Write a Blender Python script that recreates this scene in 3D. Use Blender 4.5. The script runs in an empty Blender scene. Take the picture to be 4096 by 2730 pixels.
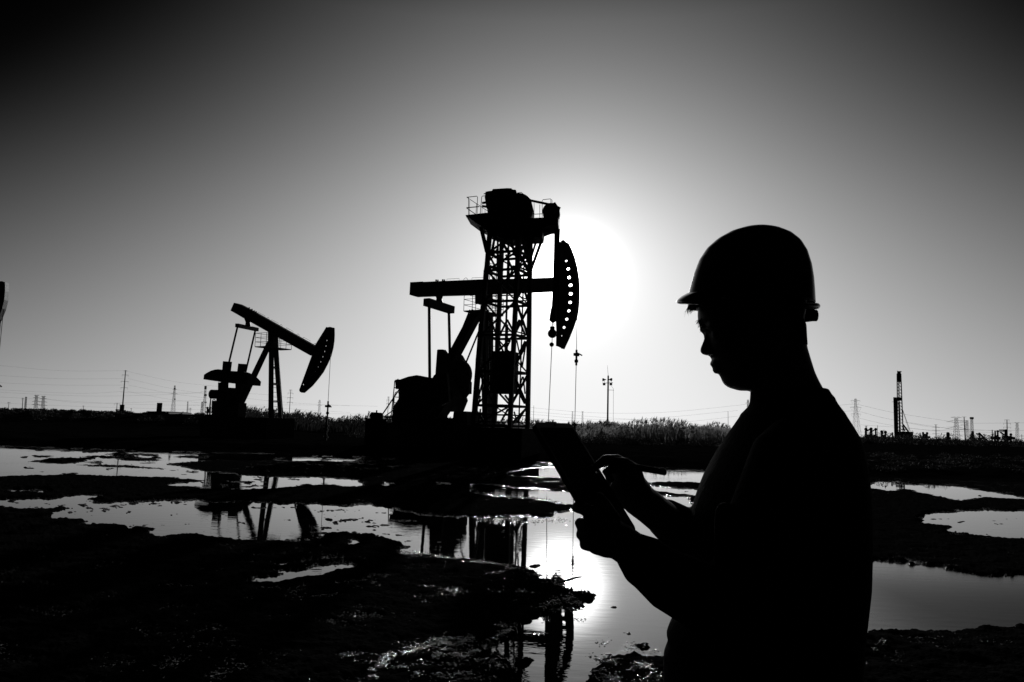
import bpy, bmesh, math, random
import numpy as np
from mathutils import Vector, Matrix

random.seed(7)
rng = np.random.default_rng(11)
SC = bpy.context.scene
COL = SC.collection

# ------------------------------------------------------------------ camera, sky, sun, exposure
F = 3072.0                     # focal length in photograph pixels (27 mm on 36 mm)
CAM_H = 1.5
PITCH = math.atan(346 / F)
ROLL = math.radians(1.575)
FWD = Vector((0, math.cos(PITCH), math.sin(PITCH)))
UP0 = Vector((0, -math.sin(PITCH), math.cos(PITCH)))
RT0 = Vector((1, 0, 0))
RT = RT0 * math.cos(ROLL) + UP0 * math.sin(ROLL)
UP = UP0 * math.cos(ROLL) - RT0 * math.sin(ROLL)
EYE = Vector((0, 0, CAM_H))

cam = bpy.data.cameras.new('camera')
cam.sensor_width = 36.0
cam.lens = 27.0
cam.clip_end = 9000
cam.clip_start = 0.05
camo = bpy.data.objects.new('camera', cam)
COL.objects.link(camo)
camo.matrix_world = Matrix(((RT.x, UP.x, -FWD.x, EYE.x), (RT.y, UP.y, -FWD.y, EYE.y), (RT.z, UP.z, -FWD.z, EYE.z), (0, 0, 0, 1)))
SC.camera = camo

def ray(u, v):
    return (FWD + RT * ((u - 2048) / F) - UP * ((v - 1365) / F))

def HZ(u):
    return 1654.5 + 0.0275 * u

SUN_DIR = ray(2275, 1110).normalized()
world = bpy.data.worlds.new('World')
SC.world = world
world.use_nodes = True
nt = world.node_tree
def M(op, a, b=None, c=None, tree=None):
    n = tree.nodes.new('ShaderNodeMath')
    n.operation = op
    for i, x in enumerate((a, b, c)):
        if x is None:
            continue
        if isinstance(x, (int, float)):
            n.inputs[i].default_value = x
        else:
            tree.links.new(x, n.inputs[i])
    return n.outputs[0]
def build_sky():
    # clear back-lit sky: brightest at the low sun, falling off with the angle from the sun and with height
    t = nt
    tc = t.nodes.new('ShaderNodeTexCoord')
    dot = t.nodes.new('ShaderNodeVectorMath')
    dot.operation = 'DOT_PRODUCT'
    t.links.new(tc.outputs['Generated'], dot.inputs[0])
    dot.inputs[1].default_value = SUN_DIR
    sep = t.nodes.new('ShaderNodeSeparateXYZ')
    t.links.new(tc.outputs['Generated'], sep.inputs[0])
    m = lambda op, a, b=None, c=None: M(op, a, b, c, t)
    g = m('MULTIPLY', m('ARCCOSINE', m('MINIMUM', m('MAXIMUM', dot.outputs['Value'], -1.0), 1.0)), 57.29578)
    e = m('MAXIMUM', m('MULTIPLY', m('ARCSINE', m('MINIMUM', m('MAXIMUM', sep.outputs[2], -1.0), 1.0)), 57.29578), 0.0)
    eh = m('MINIMUM', m('MAXIMUM', m('SUBTRACT', e, 18.0), 0.0), 11.0)
    e = m('SUBTRACT', e, m('MULTIPLY', m('MULTIPLY', eh, eh), 0.032))
    d = m('SUBTRACT', 1.125, m('ADD', m('MULTIPLY', e, 0.01325), m('MULTIPLY', g, 0.01206)))
    d = m('SUBTRACT', d, m('MULTIPLY', m('MULTIPLY', e, g), 0.00037))
    d = m('ADD', d, m('MULTIPLY', m('EXPONENT', m('MULTIPLY', g, -0.25)), 0.498))
    d = m('SMOOTH_MAX', d, 0.03, 0.12)
    d = m('SMOOTH_MIN', d, 1.0, 0.3)
    L = m('POWER', d, 2.25)
    L = m('ADD', L, m('MULTIPLY', m('EXPONENT', m('MULTIPLY', g, -1 / 1.0)), 9.0))
    core = m('EXPONENT', m('MULTIPLY', m('POWER', m('DIVIDE', g, 3.0), 4.0), -1.0))
    L = m('ADD', L, m('MULTIPLY', core, 4.0))
    bg = t.nodes['Background']
    t.links.new(L, bg.inputs[0])
    bg.inputs[1].default_value = 1.0
build_sky()

sun = bpy.data.lights.new('sun', 'SUN')
sun.energy = 2.0
sun.angle = math.radians(0.53)
sun.color = (1.0, 1.0, 1.0)
suno = bpy.data.objects.new('sun', sun)
COL.objects.link(suno)
suno.rotation_euler = SUN_DIR.to_track_quat('Z', 'Y').to_euler()
suno.location = (10, 100, 40)

SC.view_settings.view_transform = 'Standard'
SC.view_settings.look = 'None'
SC.view_settings.exposure = 0.0
SC.view_settings.gamma = 1.0
SC.view_settings.use_curve_mapping = False
SC.cycles.use_denoising = True
SC.cycles.max_bounces = 6
SC.cycles.sample_clamp_indirect = 4.0

# ------------------------------------------------------------------ pixel helpers
ZOOM = {'f': (0, 0, 1.0), '1': (1600, 740, .34), '2': (1440, 1240, .4082), '3': (780, 1180, .3316), 'h': (2600, 860, .5102),
        'a': (2100, 1660, .5102), 'L': (0, 1400, .3485), 'R': (3300, 1440, .3383), 'M': (2050, 1440, .3825), 'W1': (0, 1700, .595),
        'W2': (1400, 1800, .593), 'W3': (2500, 1900, .6783), 'd1': (1840, 900, .2551), 'd2': (1840, 1280, .2742), 'H': (2080, 920, .3571)}
def px(z, x, y):
    a, b, s = ZOOM[z]
    return (a + x * s, b + y * s)
def P(u, v, Y):
    d = ray(u, v)
    return EYE + d * (Y / d.y)
def PZ(z, x, y, Y):
    return P(*px(z, x, y), Y)

# ------------------------------------------------------------------ materials
def mat(name, col, rough=0.6, spec=0.3, metal=0.0, noise=0.0, nscale=8.0, bump=0.0, bscale=40.0, coat=0.0):
    m = bpy.data.materials.new(name)
    m.use_nodes = True
    t = m.node_tree
    b = t.nodes['Principled BSDF']
    c = (col, col, col, 1) if isinstance(col, (int, float)) else (*col, 1)
    b.inputs['Base Color'].default_value = c
    b.inputs['Roughness'].default_value = rough
    b.inputs['Specular IOR Level'].default_value = spec
    b.inputs['Metallic'].default_value = metal
    b.inputs['Coat Weight'].default_value = coat
    tc = t.nodes.new('ShaderNodeTexCoord')
    if noise:
        n = t.nodes.new('ShaderNodeTexNoise')
        n.inputs['Scale'].default_value = nscale
        n.inputs['Detail'].default_value = 6
        t.links.new(tc.outputs['Object'], n.inputs['Vector'])
        r = t.nodes.new('ShaderNodeMapRange')
        r.inputs[1].default_value = 0.3
        r.inputs[2].default_value = 0.7
        r.inputs[3].default_value = 1 - noise
        r.inputs[4].default_value = 1 + noise
        t.links.new(n.outputs['Fac'], r.inputs[0])
        x = t.nodes.new('ShaderNodeMix')
        x.data_type = 'RGBA'
        x.blend_type = 'MULTIPLY'
        x.inputs[0].default_value = 1.0
        x.inputs[6].default_value = c
        t.links.new(r.outputs[0], x.inputs[7])
        t.links.new(x.outputs[2], b.inputs['Base Color'])
    if bump:
        n = t.nodes.new('ShaderNodeTexNoise')
        n.inputs['Scale'].default_value = bscale
        n.inputs['Detail'].default_value = 5
        t.links.new(tc.outputs['Object'], n.inputs['Vector'])
        bm = t.nodes.new('ShaderNodeBump')
        bm.inputs['Strength'].default_value = bump
        bm.inputs['Distance'].default_value = 0.01
        t.links.new(n.outputs['Fac'], bm.inputs['Height'])
        t.links.new(bm.outputs[0], b.inputs['Normal'])
    return m

STEEL = mat('dark_painted_steel', 0.045, 0.55, 0.3, noise=.4, nscale=3, bump=.3, bscale=60)
STEEL2 = mat('weathered_steel', 0.06, 0.6, 0.3, noise=.5, nscale=5, bump=.3, bscale=60)
GALV = mat('galvanised_steel', 0.12, 0.5, 0.4, noise=.25, nscale=2)
CABLE = mat('cable', 0.04, 0.6, 0.2)
CONCR = mat('oil_stained_concrete', 0.08, 0.8, 0.2, noise=.3, nscale=4)
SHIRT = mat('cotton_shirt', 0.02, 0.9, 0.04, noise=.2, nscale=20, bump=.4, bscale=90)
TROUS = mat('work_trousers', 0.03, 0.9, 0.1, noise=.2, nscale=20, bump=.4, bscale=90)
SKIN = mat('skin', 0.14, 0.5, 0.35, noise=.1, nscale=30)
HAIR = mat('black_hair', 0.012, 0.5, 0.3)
HELM = mat('glossy_hard_hat', 0.06, 0.16, 0.4, noise=.04, nscale=30)
PLAST = mat('black_plastic', 0.02, 0.35, 0.4, noise=.1, nscale=30)
GLASS = mat('dark_screen_glass', 0.01, 0.06, 0.5, coat=.5, noise=.05)
LENS = mat('lamp_glass', 0.4, 0.2, 0.5, noise=.05)
BARK = mat('wet_wood', 0.03, 0.6, 0.3, noise=.4, nscale=60)

# ------------------------------------------------------------------ mesh builder and object helpers
OFF = {}
class MB:
    def __init__(self):
        self.v = []
        self.f = []
    def add(self, vs, fs):
        o = len(self.v)
        self.v += [Vector(p) for p in vs]
        self.f += [tuple(i + o for i in f) for f in fs]
        return self
    def box(self, c, ax, ay, az):
        c, ax, ay, az = Vector(c), Vector(ax), Vector(ay), Vector(az)
        vs = [c + ax * i + ay * j + az * k for i in (-1, 1) for j in (-1, 1) for k in (-1, 1)]
        return self.add(vs, [(0, 1, 3, 2), (4, 6, 7, 5), (0, 4, 5, 1), (2, 3, 7, 6), (0, 2, 6, 4), (1, 5, 7, 3)])
    def tube(self, p0, p1, r0, r1=None, n=8):
        return self.path([p0, p1], [r0, r0 if r1 is None else r1], n)
    def path(self, pts, rs, n=8, flat=1.0):
        pts = [Vector(p) for p in pts]
        if isinstance(rs, (int, float)):
            rs = [rs] * len(pts)
        vs, fs = [], []
        for i, p in enumerate(pts):
            t = (pts[min(i + 1, len(pts) - 1)] - pts[max(i - 1, 0)]).normalized()
            ref = Vector((0, 0, 1)) if abs(t.z) < .9 else Vector((0, 1, 0))
            a = t.cross(ref).normalized()
            b = a.cross(t)
            for k in range(n):
                w = 2 * math.pi * (k + .5) / n
                vs.append(p + a * (math.cos(w) * rs[i]) + b * (math.sin(w) * rs[i] * flat))
        for i in range(len(pts) - 1):
            for k in range(n):
                q = (k + 1) % n
                fs.append((i * n + k, i * n + q, (i + 1) * n + q, (i + 1) * n + k))
        fs.append(tuple(range(n))[::-1])
        fs.append(tuple(range((len(pts) - 1) * n, len(pts) * n)))
        return self.add(vs, fs)
    def beam(self, p0, p1, w, h, side=None):
        # rectangular bar from p0 to p1; w along side axis, h across it
        p0, p1 = Vector(p0), Vector(p1)
        t = (p1 - p0)
        s = Vector(side) if side is not None else Vector((0, 1, 0))
        s = (s - t.normalized() * s.dot(t.normalized())).normalized()
        c = t.normalized().cross(s)
        return self.box((p0 + p1) / 2, t / 2, s * (w / 2), c * (h / 2))
    def prism(self, poly, ext):
        poly = [Vector(p) for p in poly]
        ext = Vector(ext)
        n = len(poly)
        vs = [p - ext / 2 for p in poly] + [p + ext / 2 for p in poly]
        fs = [tuple(range(n))[::-1], tuple(range(n, 2 * n))] + [(i, (i + 1) % n, n + (i + 1) % n, n + i) for i in range(n)]
        return self.add(vs, fs)
    def cyl(self, c, axis, r, n=24):
        axis = Vector(axis)
        c = Vector(c)
        return self.tube(c - axis / 2, c + axis / 2, r, r, n)
    def ball(self, c, r, n=10, sq=(1, 1, 1)):
        c = Vector(c)
        vs, fs = [c + Vector((0, 0, r * sq[2]))], []
        for i in range(1, n):
            th = math.pi * i / n
            for k in range(n):
                w = 2 * math.pi * k / n
                vs.append(c + Vector((math.sin(th) * math.cos(w) * r * sq[0], math.sin(th) * math.sin(w) * r * sq[1], math.cos(th) * r * sq[2])))
        vs.append(c - Vector((0, 0, r * sq[2])))
        for k in range(n):
            fs.append((0, 1 + k, 1 + (k + 1) % n))
            fs.append((len(vs) - 1, 1 + (n - 2) * n + (k + 1) % n, 1 + (n - 2) * n + k))
        for i in range(n - 2):
            for k in range(n):
                fs.append((1 + i * n + k, 1 + (i + 1) * n + k, 1 + (i + 1) * n + (k + 1) % n, 1 + i * n + (k + 1) % n))
        return self.add(vs, fs)
    def rings(self, rings, cap=True):
        n = len(rings[0])
        vs = [p for r in rings for p in r]
        fs = []
        for i in range(len(rings) - 1):
            for k in range(n):
                q = (k + 1) % n
                fs.append((i * n + k, i * n + q, (i + 1) * n + q, (i + 1) * n + k))
        if cap:
            fs.append(tuple(range(n))[::-1])
            fs.append(tuple(range((len(rings) - 1) * n, len(rings) * n)))
        return self.add(vs, fs)
    def mesh(self, name, off=Vector((0, 0, 0))):
        me = bpy.data.meshes.new(name)
        me.from_pydata([tuple(p - off) for p in self.v], [], self.f)
        bm = bmesh.new()
        bm.from_mesh(me)
        bmesh.ops.recalc_face_normals(bm, faces=bm.faces)
        bm.to_mesh(me)
        bm.free()
        return me
    def build(self, name, m, parent=None, smooth=False):
        off = OFF.get(parent.name, Vector((0, 0, 0))) if parent else Vector((0, 0, 0))
        return obj(name, self.mesh(name, off), m, parent, smooth)

def obj(name, me, m, parent=None, smooth=False):
    o = bpy.data.objects.new(name, me)
    COL.objects.link(o)
    if m:
        me.materials.append(m)
    if smooth:
        me.polygons.foreach_set('use_smooth', [True] * len(me.polygons))
    if parent:
        o.parent = parent
        OFF[o.name] = OFF.get(parent.name, Vector((0, 0, 0)))
    return o
def tag(o, label=None, cat=None, group=None, kind=None):
    if label: o['label'] = label
    if cat: o['category'] = cat
    if group: o['group'] = group
    if kind: o['kind'] = kind
    return o
def thing(name, loc, label, cat, group=None):
    o = bpy.data.objects.new(name, None)
    o.empty_display_size = .3
    COL.objects.link(o)
    o.location = loc
    OFF[o.name] = Vector(loc)
    return tag(o, label, cat, group)
def copy_tree(o, parent=None):
    c = o.copy()
    COL.objects.link(c)
    c.parent = parent
    for ch in list(o.children):
        copy_tree(ch, c)
    return c

# ------------------------------------------------------------------ noise on arrays
NOISE = {}
def vnoise(x, y, seed):
    x = np.asarray(x, float); y = np.asarray(y, float)
    if seed not in NOISE:
        NOISE[seed] = np.random.default_rng(seed).random((256, 256))
    r = NOISE[seed]
    xi = np.floor(x).astype(int); yi = np.floor(y).astype(int)
    fx = x - xi; fy = y - yi
    fx = fx * fx * (3 - 2 * fx); fy = fy * fy * (3 - 2 * fy)
    a = r[xi % 256, yi % 256]; b = r[(xi + 1) % 256, yi % 256]
    c = r[xi % 256, (yi + 1) % 256]; d = r[(xi + 1) % 256, (yi + 1) % 256]
    return (a * (1 - fx) + b * fx) * (1 - fy) + (c * (1 - fx) + d * fx) * fy - .5
def fbm(x, y, seed, octs=4):
    s = 0; a = 1.0
    for i in range(octs):
        s = s + a * vnoise(x * 2 ** i, y * 2 ** i, seed + i)
        a *= .5
    return s
def sstep(a, b, x):
    t = np.clip((x - a) / (b - a), 0, 1)
    return t * t * (3 - 2 * t)
def grid_mesh(name, X, Y, Z):
    nr, nc = X.shape
    me = bpy.data.meshes.new(name)
    co = np.stack([X, Y, Z], -1).reshape(-1, 3)
    i = np.arange(nr - 1)[:, None] * nc + np.arange(nc - 1)[None, :]
    q = np.stack([i, i + 1, i + nc + 1, i + nc], -1).reshape(-1, 4)
    me.vertices.add(len(co)); me.vertices.foreach_set('co', co.ravel())
    me.loops.add(q.size); me.loops.foreach_set('vertex_index', q.ravel())
    me.polygons.add(len(q)); me.polygons.foreach_set('loop_start', np.arange(0, q.size, 4)); me.polygons.foreach_set('loop_total', np.full(len(q), 4))
    me.update(); me.validate()
    me.polygons.foreach_set('use_smooth', np.ones(len(q), bool))
    return me

# ------------------------------------------------------------------ mud flat and pools
def zp(z, pts):
    a, b, s = ZOOM[z]
    return [(a + x * s, b + y * s) for x, y in pts]
WATER = [
    zp('W1', [(-300, 147), (0, 148), (200, 151), (560, 152), (780, 148), (1060, 158), (1420, 170), (1420, 236), (1110, 265), (1400, 318), (1600, 330), (1600, 372), (1415, 372), (1220, 360), (1000, 350), (700, 340), (480, 334), (250, 335), (0, 350), (-300, 356)]),
    zp('W1', [(1420, 190), (1620, 194), (1900, 195), (2340, 195), (2420, 240), (2300, 244), (1800, 240), (1420, 238)]),
    zp('W1', [(1615, 160), (1790, 160), (1790, 171), (1620, 172)]),
    zp('W1', [(2200, 152), (2350, 150), (2420, 156), (2300, 160)]),
    zp('W1', [(1090, 405), (1200, 392), (1370, 374), (1415, 345), (1610, 338), (1900, 352), (2100, 350), (2350, 368), (2420, 380), (2420, 418), (2350, 412), (2050, 400), (1850, 427), (1620, 432), (1360, 426), (1130, 411)]),
    zp('W1', [(30, 446), (100, 436), (180, 430), (260, 433), (300, 438), (312, 446), (200, 447), (60, 451)]),
    # long middle pool
    zp('W1', [(-300, 508), (0, 505), (150, 500), (410, 491), (430, 480), (560, 474), (720, 480), (700, 488), (590, 520), (700, 516), (800, 520), (810, 506), (900, 513), (1070, 506), (1310, 508), (1420, 520), (1650, 514), (1980, 528), (2160, 530), (2350, 545),
              (2460, 540), (2600, 548), (2700, 560)]) + zp('W2', [(270, 395), (520, 440), (780, 455), (1050, 455), (1330, 450), (1340, 424), (1480, 408), (1600, 400), (2300, 420), (2700, 520), (2700, 900), (2400, 1600), (2100, 1700), (1100, 1700), (1090, 1560), (1110, 1420), (960, 1370), (860, 1340), (1000, 1280), (1150, 1190), (1290, 1108), (1400, 1050), (1560, 1038),
              (1655, 1015), (1620, 960), (1480, 940), (1380, 892), (1270, 842), (1160, 802), (960, 777), (800, 747), (620, 722), (480, 712), (270, 692), (340, 660), (350, 622), (200, 590), (60, 592), (0, 640)]) +
    zp('W1', [(2350, 722), (2170, 740), (2130, 760), (1870, 785), (1600, 780), (1500, 765), (1350, 735), (1200, 740), (1030, 742), (1010, 700), (840, 692), (830, 671), (540, 665), (530, 630), (330, 630), (330, 600), (400, 575), (500, 556), (100, 565), (0, 550), (-300, 560)]),
    zp('W1', [(1870, 950), (1930, 925), (2080, 904), (2095, 930), (1960, 948), (1880, 955)]),
    zp('W1', [(1600, 1062), (1750, 1045), (1860, 1018), (1850, 1005), (1880, 990), (1940, 980), (2050, 962), (2200, 940), (2400, 925), (2400, 955), (2250, 985), (2190, 1000), (2140, 1030), (2050, 1045), (1900, 1050), (1700, 1070)]),
    zp('W1', [(2153, 806), (2175, 816), (2220, 806), (2210, 820), (2155, 824)]),
    zp('W1', [(2280, 800), (2350, 778), (2420, 770), (2420, 792), (2330, 806)]),
    zp('W1', [(1925, 838), (2050, 820), (2056, 832), (1960, 840)]),
    # pools towards the sun
    zp('W2', [(815, 240), (870, 228), (1100, 254), (1500, 284), (1700, 300), (2000, 300), (2300, 320), (2300, 420), (1900, 420), (1600, 405), (1500, 372), (1440, 372), (1320, 346), (1060, 322), (900, 302), (815, 288)]),
    zp('a', [(-120, 452), (0, 428), (120, 414), (250, 408), (600, 414), (900, 440), (1400, 445), (1800, 465), (1800, 530), (1370, 533), (1200, 522), (960, 529), (300, 497), (0, 482), (-150, 470)]),
    zp('a', [(700, 545), (975, 551), (1100, 575), (1340, 588), (1700, 600), (1700, 636), (1330, 627), (1060, 606), (1000, 594), (700, 575)]),
    zp('a', [(880, 337), (1000, 342), (1110, 345), (1110, 352), (980, 350), (880, 345)]),
    zp('a', [(95, 290), (140, 288), (150, 303), (105, 312)]), zp('a', [(98, 350), (135, 348), (132, 364), (100, 366)]),
    zp('W2', [(0, 222), (110, 228), (110, 245), (0, 245)]), zp('W2', [(210, 222), (292, 220), (292, 244), (215, 243)]), zp('W2', [(570, 225), (660, 228), (655, 240), (572, 238)]),
    # pools at the far right
    zp('W3', [(1200, 60), (1435, 64), (1490, 40), (1590, 45), (1660, 57), (1860, 62), (1990, 74), (2100, 92), (2350, 130), (2500, 150), (2500, 165), (2350, 142), (2230, 136), (2150, 132), (1980, 152), (1880, 140), (1780, 115), (1650, 82), (1550, 96), (1430, 76), (1200, 74)]),
    zp('W3', [(1770, 232), (1840, 222), (1980, 214), (2120, 207), (2352, 213), (2700, 215), (2700, 410), (2352, 385), (2100, 365), (1880, 331), (1925, 312), (1900, 296), (1770, 285), (1720, 265)]),
    zp('W3', [(900, 480), (1300, 500), (1460, 503), (1620, 512), (1750, 530), (1900, 563), (2000, 583), (2100, 598), (2352, 588), (2700, 570), (2700, 900), (2200, 905), (1800, 925), (1400, 950), (900, 990), (600, 900)]),
]
MUD = [
    zp('W1', [(370, 175), (600, 170), (830, 163), (830, 184), (600, 180), (420, 180)]),
    zp('W1', [(190, 245), (280, 236), (330, 222), (480, 219), (640, 217), (655, 232), (560, 238), (520, 258), (300, 258), (230, 252)]),
    zp('W1', [(500, 270), (620, 272), (720, 266), (850, 268), (1000, 284), (1110, 292), (1000, 296), (800, 285), (600, 279)]),
    zp('W1', [(760, 226), (840, 214), (1060, 230), (1060, 246), (850, 240)]),
    zp('W1', [(900, 200), (1000, 196), (1060, 200), (1070, 212), (990, 210)]),
    zp('W1', [(830, 198), (850, 196), (858, 202), (845, 206)]),
    zp('W1', [(1150, 215), (1260, 206), (1400, 215), (1390, 225), (1180, 222)]),
    zp('W1', [(565, 520), (640, 498), (700, 488), (800, 492), (810, 516), (740, 522)]),
    zp('W1', [(560, 556), (600, 549), (640, 558), (600, 566)]), zp('W1', [(655, 560), (700, 553), (738, 562), (690, 571)]),
    zp('W1', [(735, 543), (790, 540), (820, 546), (780, 550)]), zp('W1', [(985, 528), (1040, 524), (1060, 532), (1030, 537)]), zp('W1', [(1180, 599), (1220, 595), (1250, 602), (1200, 606)]),
    zp('W1', [(1660, 547), (1990, 560), (1990, 567), (1660, 555)]),
    zp('W1', [(240, 548), (270, 543), (278, 550), (255, 554)]), zp('W1', [(545, 540), (575, 537), (560, 545)]),
    zp('W1', [(1590, 638), (1650, 652), (1650, 660), (1600, 650)]), zp('W1', [(2160, 735), (2260, 728), (2420, 735), (2420, 752), (2250, 745)]),
    zp('W1', [(830, 672), (950, 676), (1020, 684), (1000, 692), (880, 690)]),
    zp('W1', [(1050, 676), (1070, 668), (1082, 677), (1068, 684)]),
    zp('W2', [(1050, 340), (1320, 348), (1480, 378), (1500, 388), (1500, 398), (1330, 424), (1400, 440), (1330, 455), (1000, 452), (700, 400)]),
    zp('W2', [(1590, 1510), (1640, 1460), (1700, 1428), (1830, 1388), (1900, 1410), (2000, 1400), (2200, 1440), (2200, 1700), (1620, 1700)]),
    zp('W2', [(1715, 1052), (1745, 1044), (1775, 1056), (1740, 1062)]), zp('W2', [(1905, 1140), (1935, 1128), (1966, 1142), (1940, 1150)]),
    zp('W2', [(1800, 1215), (1840, 1225), (1888, 1252), (1850, 1250)]), zp('W2', [(1690, 1380), (1730, 1368), (1745, 1382), (1700, 1392)]),
    zp('W2', [(1900, 1310), (1960, 1312), (2010, 1340), (1960, 1345)]), zp('W2', [(1650, 912), (1680, 908), (1675, 918)]), zp('W2', [(1600, 950), (1635, 946), (1640, 953), (1605, 955)]),
    zp('W2', [(1240, 780), (1290, 770), (1310, 785), (1280, 797)]), zp('W2', [(1740, 1005), (1800, 1004), (1785, 1012)]),
    zp('W2', [(1150, 1235), (1290, 1250), (1300, 1262), (1170, 1250)]), zp('W2', [(1165, 1420), (1250, 1400), (1260, 1425), (1180, 1460)]),
    zp('W2', [(140, 425), (235, 424), (235, 431), (140, 431)]), zp('W2', [(210, 558), (270, 556), (260, 570)]), zp('W2', [(390, 602), (470, 602), (460, 612), (400, 608)]),
    zp('W2', [(0, 575), (80, 566), (160, 580), (120, 592), (0, 600)]), zp('W2', [(90, 535), (170, 540), (150, 550)]),
    zp('a', [(1230, 603), (1275, 600), (1275, 608), (1240, 610)]),
    zp('W3', [(1825, 258), (1865, 256), (1865, 264), (1830, 264)]), zp('W3', [(1870, 262), (1910, 261), (1910, 270), (1875, 269)]),
]
def streaks():
    r = random.Random(23)
    out = []
    for (z, x0, y0, x1, y1, n, lmin, lmax, tmin, tmax) in (('W1', 150, 152, 1060, 262, 26, 40, 170, 4, 9), ('W1', 0, 285, 1350, 345, 10, 20, 90, 3, 6), ('W1', 1100, 165, 1420, 236, 9, 30, 110, 4, 8), ('W1', 1440, 198, 2340, 240, 7, 30, 90, 3, 6),
                                                     ('W1', 1100, 350, 2400, 425, 16, 30, 130, 3, 7), ('W1', 100, 490, 1400, 560, 24, 16, 80, 4, 9), ('W1', 450, 560, 2350, 730, 36, 8, 44, 4, 9), ('W1', 2150, 560, 2420, 740, 14, 30, 120, 5, 12),
                                                     ('W2', 0, 420, 420, 690, 14, 20, 110, 6, 14), ('W2', 820, 245, 1500, 350, 14, 14, 60, 3, 6), ('W2', 850, 460, 1500, 520, 12, 8, 40, 4, 8), ('W3', 1450, 50, 2350, 130, 9, 30, 130, 3, 6), ('W3', 1800, 225, 2350, 370, 8, 20, 70, 3, 6)):
        for _ in range(n):
            cx, cy = r.uniform(x0, x1), r.uniform(y0, y1)
            l, t = r.uniform(lmin, lmax) * .6, r.uniform(tmin, tmax) * (1.15 if z == 'W1' else .8)
            k = 7
            top = [(cx - l + 2 * l * i / k, cy - t * math.sin(math.pi * (i + .35) / (k + .7)) * r.uniform(.5, 1.2)) for i in range(k + 1)]
            bot = [(cx - l + 2 * l * i / k, cy + t * math.sin(math.pi * (i + .35) / (k + .7)) * r.uniform(.4, 1.0)) for i in range(k, -1, -1)]
            out.append(zp(z, top + bot))
    return out
MUD += streaks()
def raster(polys, us, vs):
    U, V = np.meshgrid(us, vs)
    m = np.zeros(U.shape, bool)
    for poly in polys:
        p = np.array(poly)
        j0, j1 = np.searchsorted(vs, (p[:, 1].min(), p[:, 1].max()))
        i0, i1 = np.searchsorted(us, (p[:, 0].min(), p[:, 0].max()))
        if j1 <= j0 or i1 <= i0:
            continue
        u = U[j0:j1, i0:i1]; v = V[j0:j1, i0:i1]
        ins = np.zeros(u.shape, bool)
        for k in range(len(p)):
            (x0, y0), (x1, y1) = p[k], p[(k + 1) % len(p)]
            if y0 == y1:
                continue
            c = ((y0 > v) != (y1 > v)) & (u < (x1 - x0) * (v - y0) / (y1 - y0) + x0)
            ins ^= c
        m[j0:j1, i0:i1] |= ins
    return m
def blur(a, n=1):
    for _ in range(n):
        a = (np.pad(a, ((1, 1), (0, 0)), 'edge')[:-2] + 2 * a + np.pad(a, ((1, 1), (0, 0)), 'edge')[2:]) / 4
        a = (np.pad(a, ((0, 0), (1, 1)), 'edge')[:, :-2] + 2 * a + np.pad(a, ((0, 0), (1, 1)), 'edge')[:, 2:]) / 4
    return a

SHORE = [(-3000, 36), (0, 35.5), (700, 35), (1400, 34.5), (2000, 33.5), (2500, 32.5), (3000, 29), (3500, 27.5), (4096, 27), (7000, 27)]
def shore(u):
    return np.interp(u, [a for a, b in SHORE], [b for a, b in SHORE])
def terrain_height(x, y):
    u = 2048 + F * x / np.maximum(y, 1)
    d = y - shore(u)
    lift = sstep(.4, 5.0, d)
    n = fbm(x * .35, y * .35, 40, 4) * .10 * lift + fbm(x * 1.7, y * 1.7, 50, 3) * .05 * sstep(.3, 3, d)
    # long low levee far behind the dipped pumpjack
    berm = (1.75 + fbm(x * .08, y * .08, 44, 3) * .5) * sstep(1450, 850, u) * sstep(92, 118, y) * sstep(190, 150, y)
    return -.12 + .34 * lift + n * sstep(300, 60, y) + berm + .10 * sstep(0, .6, d)

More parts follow.
